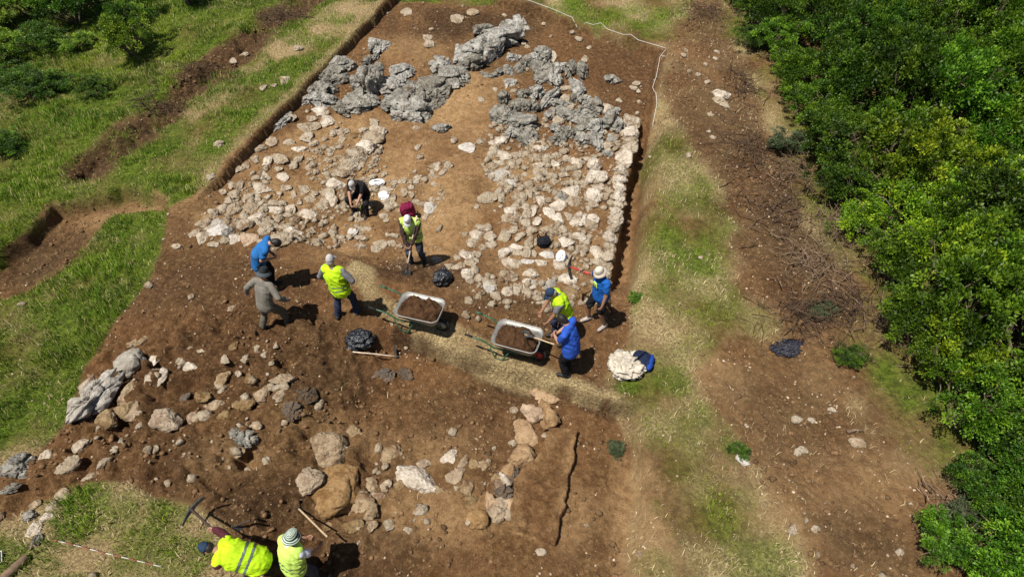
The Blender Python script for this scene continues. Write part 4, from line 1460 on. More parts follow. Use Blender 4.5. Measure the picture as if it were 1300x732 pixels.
def person(label, loc, yaw, P):
    root = empty('person', loc, yaw, label, 'person')
    hs = P.get('h', 1.0)
    root.scale = (hs, hs, hs)
    hz = P.get('pelvis', .93)
    pel = Vector(P.get('pel_off', (0, 0, 0))) + Vector((0, 0, hz))
    l1, l2, l3 = [R(a) for a in P.get('lean', (4, 8, 15))]
    roll = R(P.get('roll', 0))
    tw = R(P.get('twist', 0))

    def tdir(a):
        return Vector((math.sin(roll) * math.cos(a), math.sin(a), math.cos(a) * math.cos(roll)))
    d1, d2, d3 = tdir(l1), tdir(l2), tdir(l3)
    waist = pel + d1 * .17
    chest = waist + d2 * .20
    neck = chest + d2 * .20
    lat = Vector((math.cos(tw), math.sin(tw), 0))
    shw = P.get('shw', .185)
    shz = neck - d2 * .055
    sh = [shz - lat * shw, shz + lat * shw]
    hd = neck + d3 * .17
    hy = R(P.get('head_yaw', 0))
    fwd = Vector((math.sin(-hy) * math.cos(l3), math.cos(hy) * math.cos(l3), -math.sin(l3)))
    hlat = d3.cross(fwd).normalized() * -1
    hlat = fwd.cross(d3).normalized()
    hrot = Matrix((hlat, fwd, d3)).transposed()
    hips = [pel - lat * .095 - d1 * .02, pel + lat * .095 - d1 * .02]
    feet = P.get('feet', [(-.13, 0, 0), (.13, .05, 0)])
    knees, ankles = [], []
    for i in (0, 1):
        an = Vector(feet[i]) + Vector((0, 0, .085))
        kn, an = ik(hips[i], an, .43, .43, P.get('knee', [(-.2, 1, 0), (.2, 1, 0)])[i])
        knees.append(kn)
        ankles.append(an)
    els, wrs = [], []
    for i in (0, 1):
        e, w = ik(sh[i], P['hands'][i], .295, .26, P.get('elbow', [(-1, -.6, -.3), (1, -.6, -.3)])[i])
        els.append(e)
        wrs.append(w)
    fat = P.get('fat', 1.0)
    skin = P.get('skin', SKIN)
    # ---- body, one continuous surface
    b = MB()
    ellipsoid(b, hd, (.074, .094, .112), hrot)
    ellipsoid(b, hd + fwd * .025 - d3 * .055, (.056, .070, .058), hrot)
    capsule(b, hd + fwd * .088 + d3 * .012, hd + fwd * .108 - d3 * .022, .010, .016, 8)            # nose
    capsule(b, hd + fwd * .085 - d3 * .060 - hlat * .018, hd + fwd * .085 - d3 * .060 + hlat * .018, .008, .008, 6)   # lips
    for s in (-1, 1):
        capsule(b, hd + hlat * .076 * s - fwd * .005 + d3 * .018, hd + hlat * .074 * s - fwd * .004 - d3 * .026, .016, .011, 8, (.6, 1))
    capsule(b, neck - d2 * .05, hd - d3 * .05 - fwd * .02, .062, .055, 12)
    capsule(b, pel, waist, .135 * fat, .128 * fat, 16, (1.12, .82), lat)
    capsule(b, waist, chest, .128 * fat, .142, 16, (1.12, .80), lat)
    capsule(b, chest, neck - d2 * .07, .142, .105, 16, (1.2, .78), lat)
    capsule(b, sh[0] + lat * .04, sh[1] - lat * .04, .068, .068, 12)
    for i in (0, 1):
        s = -1 if i == 0 else 1
        capsule(b, sh[i], els[i], .054, .043, 12)
        capsule(b, els[i], wrs[i], .043, .028, 12)
        dd = P.get('hand_dir', [None, None])[i] or (wrs[i] - els[i])
        hand(b, wrs[i], dd, P.get('palm', [(1, .3, 0), (-1, .3, 0)])[i], P.get('curl', .75), s)
        capsule(b, hips[i], knees[i], .086, .058, 12)
        capsule(b, knees[i], ankles[i], .056, .038, 12)
        fd = Vector((knees[i] - hips[i]).to_tuple())
        fd = Vector(P.get('foot_dir', [(-.15, 1, 0), (.15, 1, 0)])[i]).normalized()
        capsule(b, ankles[i] - fd * .03 - Vector((0, 0, .035)), ankles[i] + fd * .15 - Vector((0, 0, .052)), .038, .030, 10)
    me = remeshed(b, .0085, 3)
    link('body', me, root, skin)
    e = MB()
    for s in (-1, 1):
        ellipsoid(e, hd + fwd * .083 + d3 * .012 + hlat * .032 * s, (.012, .010, .008), hrot)
    e.build('eyes', M['eye'], root)

    def part(name, mb, m, fold=.012, vox=.012, sm=4, parent=None, label=None, seed=1):
        o = link(name, remeshed(mb, vox, sm, fold, seed), parent or root, m)
        if label:
            o['label'] = label
        return o

    # ---- shirt
    sl = P.get('sleeve', 'short')
    g = MB()
    infl = P.get('shirt_infl', .025)
    hem = pel - d1 * P.get('shirt_len', .02)
    capsule(g, hem, waist, (.140 + infl) * fat, (.130 + infl) * fat, 16, (1.13, .86), lat)
    capsule(g, waist, chest, (.130 + infl) * fat, .144 + infl, 16, (1.13, .83), lat)
    capsule(g, chest, neck - d2 * .075, .144 + infl, .108 + infl * .6, 16, (1.2, .82), lat)
    capsule(g, sh[0] + lat * .03, sh[1] - lat * .03, .082, .082, 12)
    for i in (0, 1):
        k = P.get('sleeve_end', .62)
        capsule(g, sh[i], sh[i].lerp(els[i], 1.0 if sl == 'long' else k), .076, .070 if sl == 'short' else .062, 12)
        if sl == 'long':
            capsule(g, els[i], els[i].lerp(wrs[i], .93), .062, .048, 12)
    part('shirt', g, P['shirt'], .016, seed=3)
    # ---- trousers
    g = MB()
    capsule(g, pel - d1 * .05, pel + d1 * .06, .146 * fat, .140 * fat, 16, (1.13, .86), lat)
    short = P.get('shorts', False)
    for i in (0, 1):
        capsule(g, hips[i], knees[i].lerp(hips[i], .12) if short else knees[i], .102, .078 if not short else .088, 12)
        if not short:
            capsule(g, knees[i], ankles[i] + Vector((0, 0, .01)), .076, .062, 12)
    part('shorts' if short else 'trousers', g, P['trousers'], .024, seed=5)
    # ---- shoes
    for i in (0, 1):
        g = MB()
        fd = Vector(P.get('foot_dir', [(-.15, 1, 0), (.15, 1, 0)])[i]).normalized()
        an = ankles[i]
        capsule(g, an - fd * .045 - Vector((0, 0, .035)), an + fd * .165 - Vector((0, 0, .045)), .050, .040, 12, (1, 1))
        capsule(g, an - fd * .01, an - Vector((0, 0, .03)), .046, .05, 12)
        part('shoe', g, P.get('shoes', M['shoe_black']), 0, .010, 3)
    # ---- vest with its tape
    if 'vest' in P:
        g = MB()
        vi = .056
        capsule(g, pel + d1 * P.get('vest_hem', -.03), waist, (.142 + vi) * fat, (.130 + vi) * fat, 18, (1.13, .88), lat)
        capsule(g, waist, chest, (.130 + vi) * fat, .142 + vi, 18, (1.13, .86), lat)
        capsule(g, chest, neck - d2 * .09, .142 + vi, .105 + vi * .5, 18, (1.22, .86), lat)
        capsule(g, sh[0] + lat * .035, sh[1] - lat * .035, .096, .096, 12)
        ve = part('hi_vis_vest', g, P['vest'], .030, .012, 4, seed=9)
        me = ve.data
        nv = len(me.vertices)
        co = np.empty(nv * 3, np.float32)
        me.vertices.foreach_get('co', co)
        co = co.reshape(-1, 3)
        no = np.empty(nv * 3, np.float32)
        me.vertex_normals.foreach_get('vector', no)
        no = no.reshape(-1, 3)
        ax = np.array((neck - pel).normalized())
        hgt = (co - np.array(pel)) @ ax
        fl = np.array([list(p.vertices) for p in me.polygons if len(p.vertices) == 4])
        for (h0, h1) in P.get('bands', [(.05, .10), (.15, .20)]):
            k = np.all((hgt[fl] > h0) & (hgt[fl] < h1), axis=1)
            ff = fl[k]
            if len(ff) < 8:
                continue
            used, inv = np.unique(ff.ravel(), return_inverse=True)
            bm_ = fast_mesh('reflective_tape', co[used] + no[used] * .004, inv.reshape(-1, 4))
            link('reflective_tape', bm_, ve, M['band'])
    # ---- headgear or hair
    ht = P.get('hat', ('hair', M['hair_dark']))
    hdm = MB()
    if ht[0] in ('hair', 'cap', 'bucket'):
        if ht[0] == 'hair':
            g = MB()
            ellipsoid(g, hd + d3 * .018 - fwd * .012, (.083, .100, .106), hrot)
            ellipsoid(g, hd - d3 * .03 - fwd * .045, (.072, .058, .075), hrot)
            part('hair', g, ht[1], .008, .010, 2, seed=11)
        else:
            rows = 9
            seg = 24
            rings = []
            top = .128 if ht[0] == 'cap' else .125
            base = .006 if ht[0] == 'cap' else .0
            for k in range(rows):
                t = k / (rows - 1)
                th = PI / 2 * t
                if ht[0] == 'bucket':
                    rr = .094 * min(1, (math.cos(th) ** .45) if t < 1 else .03)
                    zz = base + top * math.sin(th)
                else:
                    rr = .092 * max(math.cos(th), .03)
                    zz = base + top * math.sin(th)
                rings.append([hd + hrot @ Vector((rr * .92 * math.cos(p), rr * 1.1 * math.sin(p), zz + .012)) for p in [2 * PI * j / seg for j in range(seg)]])
            g = MB()
            g.ring_loft(rings)
            o = g.build('cap' if ht[0] == 'cap' else 'hat', ht[1], root)
            g = MB()
            if ht[0] == 'cap':
                a_ = []
                bb = []
                for j in range(13):
                    p = PI * (.12 + .76 * j / 12)
                    a_.append(Vector((.086 * math.cos(p), .098 * math.sin(p), .022)))
                    bb.append(Vector((.088 * math.cos(p), .085 + .100 * math.sin(p), .006 - .012 * abs(math.cos(p)))))
                n = len(a_)
                for q in (0, -.006):
                    for p in a_ + bb:
                        g.v.append(tuple(hd + hrot @ (p + Vector((0, 0, q)))))
                for j in range(n - 1):
                    g.f.append((j, j + 1, n + j + 1, n + j))
                    g.f.append((2 * n + j + 1, 2 * n + j, 3 * n + j, 3 * n + j + 1))
                    g.f.append((n + j, n + j + 1, 3 * n + j + 1, 3 * n + j))
                g.build('visor', ht[2] if len(ht) > 2 else ht[1], o)
            else:
                br = P.get('brim', .075)
                r0, r1, r2 = [], [], []
                for j in range(28):
                    p = 2 * PI * j / 28
                    wv = .010 * math.sin(3 * p + 1) + .006 * math.sin(5 * p)
                    c_, s_ = math.cos(p), math.sin(p)
                    r0.append(hd + hrot @ Vector((.085 * c_, .100 * s_, .022)))
                    r1.append(hd + hrot @ Vector(((.088 + br) * c_, (.103 + br) * s_, -.018 + wv)))
                    r2.append(hd + hrot @ Vector(((.086 + br) * c_, (.101 + br) * s_, -.024 + wv)))
                r3 = [p - d3 * .007 for p in r0]
                g.ring_loft([r0, r1, r2, r3], caps=False)
                g.build('brim', ht[2] if len(ht) > 2 else ht[1], o)
            if P.get('nape'):
                g = MB()
                ellipsoid(g, hd - d3 * .015 - fwd * .040, (.078, .068, .075), hrot)
                part('hair', g, P['nape'], .006, .010, 2)
    for k, v in dict(hd=hd, neck=neck, chest=chest, waist=waist, pel=pel, wr=wrs, el=els, fwd=fwd, d2=d2, lat=lat, d3=d3, hrot=hrot).items():
        P['_' + k] = v
    return root


def head_to_ground(u, v, hh, off=(0, 0), yaw=0):
    """where to put a person's base when the crown of the head shows at pixel (u, v), hh above the ground there;
    off is the head's offset from the base in the person's own frame"""
    x, y = at0(u, v, hh)
    for _ in range(4):
        z = float(height(x, y))
        x, y = at0(u, v, z + hh)
    c, s = math.cos(yaw), math.sin(yaw)
    x -= off[0] * c - off[1] * s
    y -= off[0] * s + off[1] * c
    return x, y, float(height(x, y))
# ------------------------------------------------------------------ people
M['shoe_black'] = simple('black_shoe', (.02, .019, .018), .6, .3, 20)
M['shoe_pale'] = simple('dusty_pale_shoe', (.36, .31, .28), .8, .25, 20)
M['shoe_brown'] = simple('dusty_brown_boot', (.10, .075, .055), .85, .3, 20)
M['black_cloth'] = cloth('black_cloth', (.012, .012, .014))
M['jeans'] = cloth('navy_jeans', (.022, .030, .058))
M['slate'] = cloth('slate_trousers', (.050, .056, .072))
M['olive'] = cloth('olive_grey_trousers', (.105, .092, .066))
M['taupe'] = cloth('taupe_shirt', (.165, .150, .125))
M['grey_shirt'] = cloth('grey_shirt', (.17, .165, .17))
M['blue'] = cloth('mid_blue_tshirt', (.020, .120, .33))
M['royal'] = cloth('royal_blue_polo', (.025, .085, .42))
M['blue2'] = cloth('bright_blue_tshirt', (.012, .095, .36))
M['maroon'] = cloth('maroon_sleeve', (.075, .018, .026))
M['brown_shirt'] = cloth('dark_brown_shirt', (.06, .035, .03))
M['white_tee'] = cloth('white_tshirt', (.62, .64, .70))
M['cap_grey'] = cloth('light_grey_cap', (.42, .40, .39))
M['cap_white'] = cloth('white_cap', (.68, .66, .65))
M['cap_navy'] = cloth('navy_cap', (.022, .040, .075))
M['hat_dark'] = cloth('charcoal_bucket_hat', (.022, .026, .028))
M['hat_dark_brim'] = cloth('slate_hat_brim', (.060, .072, .078))
M['hat_cream'] = cloth('cream_hat', (.58, .50, .40))
M['red'] = cloth('red_cloth', (.35, .03, .035))


def stripes(name, a, b, scale, axis='Z'):
    m, nt, bs = mat(name)
    tc = N(nt, 'ShaderNodeTexCoord')
    w = N(nt, 'ShaderNodeTexWave', wave_type='RINGS', rings_direction='Z')
    w.inputs['Scale'].default_value = scale
    w.inputs['Distortion'].default_value = .8
    mp = N(nt, 'ShaderNodeMapping')
    nt.links.new(tc.outputs['Generated'], mp.inputs[0])
    mp.inputs['Location'].default_value = (-.5, -.5, 0)
    nt.links.new(mp.outputs[0], w.inputs['Vector'])
    c = mixc(nt, maprange(nt, w.outputs['Fac'], .40, .60), a, b)
    nt.links.new(c, bs.inputs['Base Color'])
    bs.inputs['Roughness'].default_value = .85
    return m


M['hat_striped'] = stripes('dark_green_and_white_hat', (.015, .05, .025), (.55, .62, .52), 3.2)


def facing(fx, fy):
    return math.atan2(-fx, fy)


def to_local(root_loc, yaw, p, hs=1.0):
    d = Vector(p) - Vector(root_loc)
    return tuple((Matrix.Rotation(-yaw, 3, 'Z') @ d) / hs)


def to_world(root, p):
    return Vector(root.location) + Matrix.Rotation(root.rotation_euler.z, 3, 'Z') @ (Vector(p) * root.scale[0])


def unproj(u, v, above=0.):
    """point at pixel (u, v) that stands `above` over the ground below it"""
    x, y = at0(u, v, above)
    for _ in range(4):
        z = float(height(x, y)) + above
        x, y = at0(u, v, z)
    return Vector((x, y, float(height(x, y)) + above))


def build_people():
    # black-clad man squatting among the stones
    P = dict(pelvis=.50, pel_off=(0, -.24, 0), lean=(16, 28, 62), feet=[(-.20, .12, 0), (.18, .08, 0)], knee=[(-.45, 1, .8), (.45, 1, .8)],
             hands=[(-.05, .36, .42), (.06, .38, .42)], elbow=[(-1, 0, .3), (1, 0, .3)], hand_dir=[Vector((.5, .6, -.5)), Vector((-.5, .6, -.5))], shirt=M['black_cloth'], trousers=M['black_cloth'],
             hat=('cap', M['cap_grey'], M['cap_white']), fat=1.08, nape=M['hair_dark'], skin=SKIN)
    p1 = person('man in black squatting in a light grey cap beside the left rubble wall', at(460, 270), facing(-.3, -1), P)
    # vest worker with the shovel
    a = at(530, 334)
    yaw = facing(-.12, -1)
    P2 = dict(lean=(6, 12, 42), feet=[(-.16, -.05, 0), (.13, .06, 0)], hands=[(-.04, .36, .96), (.06, .42, .74)], elbow=[(-1, -.3, -.2), (1, -.3, -.2)],
              shirt=M['brown_shirt'], sleeve='long', trousers=M['slate'], vest=M['hivis_pale'], hat=('cap', M['cap_white'], M['cap_white']), nape=M['hair_dark'], skin=SKIN2)
    p2 = person('worker in yellow vest and white cap bending over a long-handled shovel', a, yaw, P2)
    # stooped man in blue
    P = dict(lean=(14, 44, 92), feet=[(-.12, .06, 0), (.12, -.06, 0)], hands=[(-.08, .30, 1.02), (.05, .32, .98)], elbow=[(-.6, -1, -.2), (.6, -1, -.2)],
             shirt=M['blue'], trousers=M['black_cloth'], hat=('hair', M['hair_dark']), fat=1.06, skin=SKIN, shirt_len=.12)
    person('stooped man in a blue t-shirt with bowed dark head below the left rubble', at(343, 366), facing(1, .12), P)
    # taupe man in a bucket hat
    P = dict(lean=(14, 20, 28), pelvis=.90, feet=[(-.24, -.16, 0), (.20, .20, 0)], hands=[(-.50, .06, .98), (.42, .22, 1.0)], elbow=[(-.5, -1, .2), (.8, -.8, -.3)],
             shirt=M['taupe'], sleeve='long', trousers=M['olive'], hat=('bucket', M['hat_dark'], M['hat_dark_brim']), shoes=M['shoe_brown'], fat=1.04, shirt_len=.03, nape=M['hair_dark'])
    person('man in taupe shirt and dark bucket hat seen from behind', at(351, 419), facing(.45, 1), P)
    # vest worker, arms akimbo
    P = dict(lean=(3, 4, 12), roll=-6, feet=[(-.20, -.06, 0), (.18, .10, 0)], hands=[(-.23, .15, 1.02), (.23, .15, 1.02)], elbow=[(-1, -.55, .05), (1, -.55, .05)], hand_dir=[Vector((.7, .6, -.2)), Vector((-.7, .6, -.2))],
             shirt=M['grey_shirt'], sleeve='long', trousers=M['jeans'], vest=M['hivis'], hat=('cap', M['cap_grey'], M['cap_grey']), nape=M['hair_grey'], bands=[(.04, .075), (.13, .165)])
    person('worker in yellow vest with hands on hips seen from behind', at(442, 402), facing(.22, 1), P)
    # vest worker in navy cap, bending left
    P = dict(lean=(14, 22, 42), feet=[(-.14, -.05, 0), (.14, .12, 0)], hands=[(-.16, .50, .66), (.08, .56, .74)], elbow=[(-1, -.4, .1), (1, -.4, .1)],
             shirt=M['grey_shirt'], trousers=M['jeans'], vest=M['hivis'], hat=('cap', M['cap_navy'], M['cap_navy']), nape=M['hair_grey'], skin=SKIN2, bands=[])
    person('worker in yellow vest and navy cap leaning towards the right wheelbarrow', at(713, 431), facing(-1, -.25), P)
    # blue t-shirt, cream hat, holding the pick
    a = at(757, 409)
    yaw = facing(-.85, -.52)
    hand_w = unproj(741, 345, 1.30)
    P7 = dict(lean=(2, 6, 22), feet=[(-.20, -.06, 0), (.16, .10, 0)], hands=[(-.27, .16, .86), to_local(a, yaw, hand_w)], elbow=[(-1, -.6, -.3), (.6, -.3, -1)],
              shirt=M['blue2'], trousers=M['black_cloth'], shorts=True, shoes=M['shoe_pale'], hat=('bucket', M['hat_cream'], M['hat_cream']), fat=1.16, skin=SKIN2, nape=M['hair_dark'], brim=.045)
    p7 = person('man in blue t-shirt and cream hat holding a red-handled pick', a, yaw, P7)
    # chest print: three pale strokes
    mb = MB()
    ch = P7['_chest'] + P7['_d2'] * .06
    f_ = Vector((0, 1, -.12)).normalized()
    for k, (dx, sl) in enumerate(((-.045, .30), (0, 0), (.045, -.30))):
        c = ch + f_ * .158 + Vector((dx, 0, 0))
        mb.box(c, (.030, .020, .12), Matrix.Rotation(sl, 3, 'Y'))
    mb.build('chest_print', M['hivis_pale'], p7, bevel=.004)
    # royal blue polo
    P8 = dict(lean=(6, 12, 50), feet=[(-.12, 0, 0), (.12, .05, 0)], hands=[(-.02, .34, 1.06), (.10, .36, .98)], elbow=[(-1, -.5, -.4), (1, -.5, -.4)], hand_dir=[Vector((.8, .5, -.1)), Vector((-.6, .7, -.2))],
              shirt=M['royal'], trousers=M['black_cloth'], hat=('hair', M['hair_dark']), fat=1.25, shw=.205, skin=SKIN, shirt_len=.10)
    person('man in royal blue polo with folded arms beside the right wheelbarrow', at(721, 473), facing(-.85, .42), P8)
    # bent worker, bottom left, swinging a pick
    yaw = facing(-1, .10)
    pick_head = unproj(243, 646, .42)
    pick_end = unproj(291, 691, .86)
    pk = pick_head.lerp(pick_end, .46)
    pk2 = pick_head.lerp(pick_end, .92)
    a = head_to_ground(257, 692, 1.22, (0, .62), yaw)
    P9 = dict(pelvis=.84, lean=(52, 66, 62), pel_off=(0, -.08, 0), feet=[(-.20, -.12, 0), (.20, .12, 0)], hands=[to_local(a, yaw, pk2), to_local(a, yaw, pk)], elbow=[(-1, .2, -.2), (1, -.3, .2)],
              shirt=M['maroon'], sleeve='long', trousers=M['black_cloth'], vest=M['hivis'], hat=('cap', M['cap_navy'], M['cap_navy']), nape=M['hair_dark'], bands=[(.08, .13), (.20, .25)], fat=1.05)
    person('worker in yellow vest and navy cap bent over a pick, bottom left', a, yaw, P9)
    # striped hat, bottom
    yaw = facing(.55, .8)
    a = head_to_ground(369, 676, 1.74, (0, .22), yaw)
    P10 = dict(lean=(8, 16, 24), feet=[(-.16, -.05, 0), (.16, .10, 0)], hands=[(-.10, .40, 1.02), (.16, .42, .98)], elbow=[(-1, -.4, -.3), (1, -.4, -.3)],
               shirt=M['white_tee'], trousers=M['slate'], vest=M['hivis_pale'], hat=('bucket', M['hat_striped'], M['hat_striped']), nape=M['hair_dark'], brim=.055, bands=[(.05, .085), (.16, .195)], skin=SKIN2)
    person('worker in pale yellow vest and striped green hat at the bottom edge', a, yaw, P10)
    return dict(p2=p2, P2=P2, p7=p7, P7=P7, hand7=hand_w, pick=(pick_head, pick_end), P1=p1)


# ------------------------------------------------------------------ tools
M['wood'] = simple('worn_wooden_handle', (.42, .31, .19), .75, .25, 14, spec=.2)
M['wood_dark'] = simple('dark_wooden_handle', (.055, .038, .028), .7, .3, 14, spec=.2)
M['wood_pale'] = simple('pale_wooden_handle', (.58, .47, .36), .7, .2, 14, spec=.2)
M['steel'] = simple('dull_dark_steel', (.09, .088, .085), .5, .35, 18, metallic=.6)
M['galv'] = simple('galvanised_steel', (.27, .26, .24), .5, .25, 9, metallic=.45, bump_s=.1, bump_scale=18)
M['green_paint'] = simple('green_painted_tube', (.028, .085, .042), .45, .25, 12, spec=.4)
M['rubber'] = simple('black_rubber', (.015, .015, .015), .8, .3, 20)
M['red_paint'] = simple('red_painted_metal', (.42, .03, .02), .5, .25, 14, spec=.4)
M['load'] = simple('dark_loose_soil', (.066, .034, .017), .97, .4, 9, bump_s=1., bump_scale=30, spec=.08)
M['white_paint'] = simple('white_paint', (.55, .52, .47), .6, .12, 14)
M['pole_red'] = simple('faded_red_paint', (.30, .085, .065), .6, .25, 14)
M['string'] = simple('white_string', (.72, .68, .60), .8, .15, 14)


def tool(kind, a, b, label, handle_mat, headdir=None, size=1.0, r=.017):
    """handle from a (the head) to b (the free end)"""
    a, b = Vector(a), Vector(b)
    o = empty(kind, a, 0, label, kind)
    d = (b - a)
    L = d.length
    dn = d.normalized()
    mid = d * .5 + Vector((0, 0, .006))
    MB().tube([-dn * .04, d * .25, mid, d * .75, d], [r * 1.1, r, r, r, r * 1.08], 8).build('handle', handle_mat, o)
    hdv = Vector(headdir if headdir is not None else (0, 0, -1)).normalized()
    hdv = (hdv - dn * hdv.dot(dn)).normalized()
    sd = dn.cross(hdv).normalized()
    mb = MB()
    if kind == 'hoe':
        mb.tube([-hdv * .03, hdv * .05], [.026, .022], 8)
        rings = []
        for t, w, th in ((0.03, .03, .012), (.07, .05, .007), (.14, .085, .005), (.22, .095, .003)):
            c = hdv * t + dn * (.25 * t)
            rings.append([c - sd * w - dn * th, c + sd * w - dn * th, c + sd * w + dn * th, c - sd * w + dn * th])
        mb.ring_loft(rings)
    elif kind == 'pickaxe':
        pts = []
        n = 11
        rings = []
        for k in range(n):
            t = -1 + 2 * k / (n - 1)
            c = hdv * (t * .27) + dn * (.085 * t * t)
            w = .034 * (1 - .75 * abs(t)) + .004
            th = .020 * (1 - .7 * abs(t)) + .002
            if t > .4:
                w = .034
            rings.append([c - sd * w - dn * th, c + sd * w - dn * th, c + sd * w + dn * th, c - sd * w + dn * th])
        mb.ring_loft(rings)
        mb.tube([-dn * .04, dn * .05], [.034, .030], 8)
    else:                                          # shovel
        rings = []
        for t, w, cv in ((.12, .018, 0), (.06, .05, .004), (.0, .105, .014), (-.12, .115, .018), (-.22, .08, .012), (-.28, .02, .003)):
            c = dn * t
            rings.append([c - sd * w + hdv * -cv, c - hdv * .006, c + sd * w + hdv * -cv, c + sd * w * .98 + hdv * (.006 - cv), c + hdv * .004, c - sd * w * .98 + hdv * (.006 - cv)])
        mb.ring_loft(rings)
        mb.tube([dn * .04, dn * .22], [.020, .022], 8)
    mb.build('blade' if kind != 'pickaxe' else 'pick_head', M['steel'], o, smooth=False)
    return o


def build_tools(info):
    p2, P2 = info['p2'], info['P2']
    h1 = to_world(p2, P2['_wr'][0])
    h2 = to_world(p2, P2['_wr'][1])
    foot = unproj(516, 344, .10)
    d = (h1 - foot).normalized()
    tool('shovel', foot, foot + d * 1.42, 'long pale-handled shovel held by the worker in the white cap', M['wood_pale'], headdir=(0, 1, 0))
    hw = info['hand7']
    e = unproj(720, 337, 1.22)
    dd = (e - hw).normalized()
    tool('pickaxe', hw + dd * .42, hw - dd * .16, 'pick with red handle held up by the man in the cream hat', M['red_paint'], headdir=(.05, -.5, -1), r=.019)
    a, b = info['pick']
    tool('pickaxe', a, b + (b - a) * .08, 'dark pick swung by the bent worker left', M['wood_dark'], headdir=(.75, .55, .35), r=.021)
    tool('hoe', unproj(379, 645, .06), unproj(415, 680, .62), 'hoe with raised pale handle stuck beside the tan boulder', M['wood'], headdir=(-.4, .2, -1), r=.017)
    tool('hoe', unproj(503, 452, .05), unproj(447, 444, .12), 'pale-handled hoe lying in front of the black plastic bag', M['wood_pale'], headdir=(0, .9, .2), r=.014)
    tool('shovel', unproj(668, 425, .62), unproj(704, 437, .92), 'short wooden-handled shovel lying over the front of the right wheelbarrow', M['wood'], headdir=(0, 0, -1), r=.016)
    # second tool by the bent worker's legs
    tool('hoe', unproj(296, 668, .12), unproj(318, 660, .3), 'small dark hoe lying above the bent worker in the vest', M['wood_dark'], headdir=(0, 0, -1))
    # survey pole
    x0, x1 = unproj(66, 685, .04), unproj(205, 719, .04)
    o = empty('survey_pole', x0, 0, 'thin red and white banded pole lying in the grass at lower left', 'survey pole')
    d = x1 - x0
    n = 14
    for k in range(n):
        p, q = d * (k / n), d * ((k + 1) / n)
        for t in (p, q):
            w = x0 + t
            t.z = float(height(w.x, w.y)) + .05 - x0.z
        MB().tube([p, q], .0075, 7).build('red_band' if k % 2 == 0 else 'white_band', M['pole_red'] if k % 2 == 0 else M['white_paint'], o)
    # white strings
    for pts, lab in (([(846, 62), (838, 72), (835, 88), (833, 98), (829, 108), (833, 120), (834, 132), (831, 146)], 'kinked white string down the upper right trench corner'),
                     ([(664, -2), (700, 11), (735, 26), (771, 37), (810, 51), (845, 61)], 'straight white string along the far trench rim')):
        q = []
        dense = []
        for (a_, b_), (c_, d_) in zip(pts[:-1], pts[1:]):
            for t in (0, .25, .5, .75):
                dense.append((a_ + (c_ - a_) * t, b_ + (d_ - b_) * t))
        dense.append(pts[-1])
        for (u, v) in dense:
            w = unproj(u, v, .035)
            q.append(tuple(w))
        o = MB().tube(q, .007, 6).build('string', M['string'])
        tag(o, lab, 'string')
    # scale board and plank in the corner
    w = unproj(-10, 712, .05)
    o = empty('scale_board', w, .5, 'black and white photo scale board at the lower left corner', 'scale board')
    MB().box((0, 0, .02), (.32, .22, .03)).build('board', M['white_paint'], o, bevel=.004)
    MB().box((0, -.01, .041), (.29, .19, .012)).build('panel', M['rubber'], o, bevel=.002)
    for k in range(3):
        MB().box((-.11 + .1 * k, -.06 + .03 * k, .052), (.05, .05, .010)).build('marking', M['white_paint'], o)
    w = unproj(10, 730, .05)
    o = MB().tube([(-.35, 0, 0), (0, .01, .02), (.35, 0, .01)], [.075, .08, .07], 9).build('log', M['twig'])
    o.location = w
    o.rotation_euler = (0, 0, 1.05)
    tag(o, 'short grey log lying beside the scale board in the corner', 'log')


def rrect(cx, w, l, z, r, seg=6):
    pts = []
    for (sx, sy, a0) in ((1, 1, 0), (-1, 1, PI / 2), (-1, -1, PI), (1, -1, 1.5 * PI)):
        for k in range(seg + 1):
            a = a0 + PI / 2 * k / seg
            pts.append(Vector((cx + sx * (l / 2 - r) + r * math.cos(a), sy * (w / 2 - r) + r * math.sin(a), z)))
    return pts


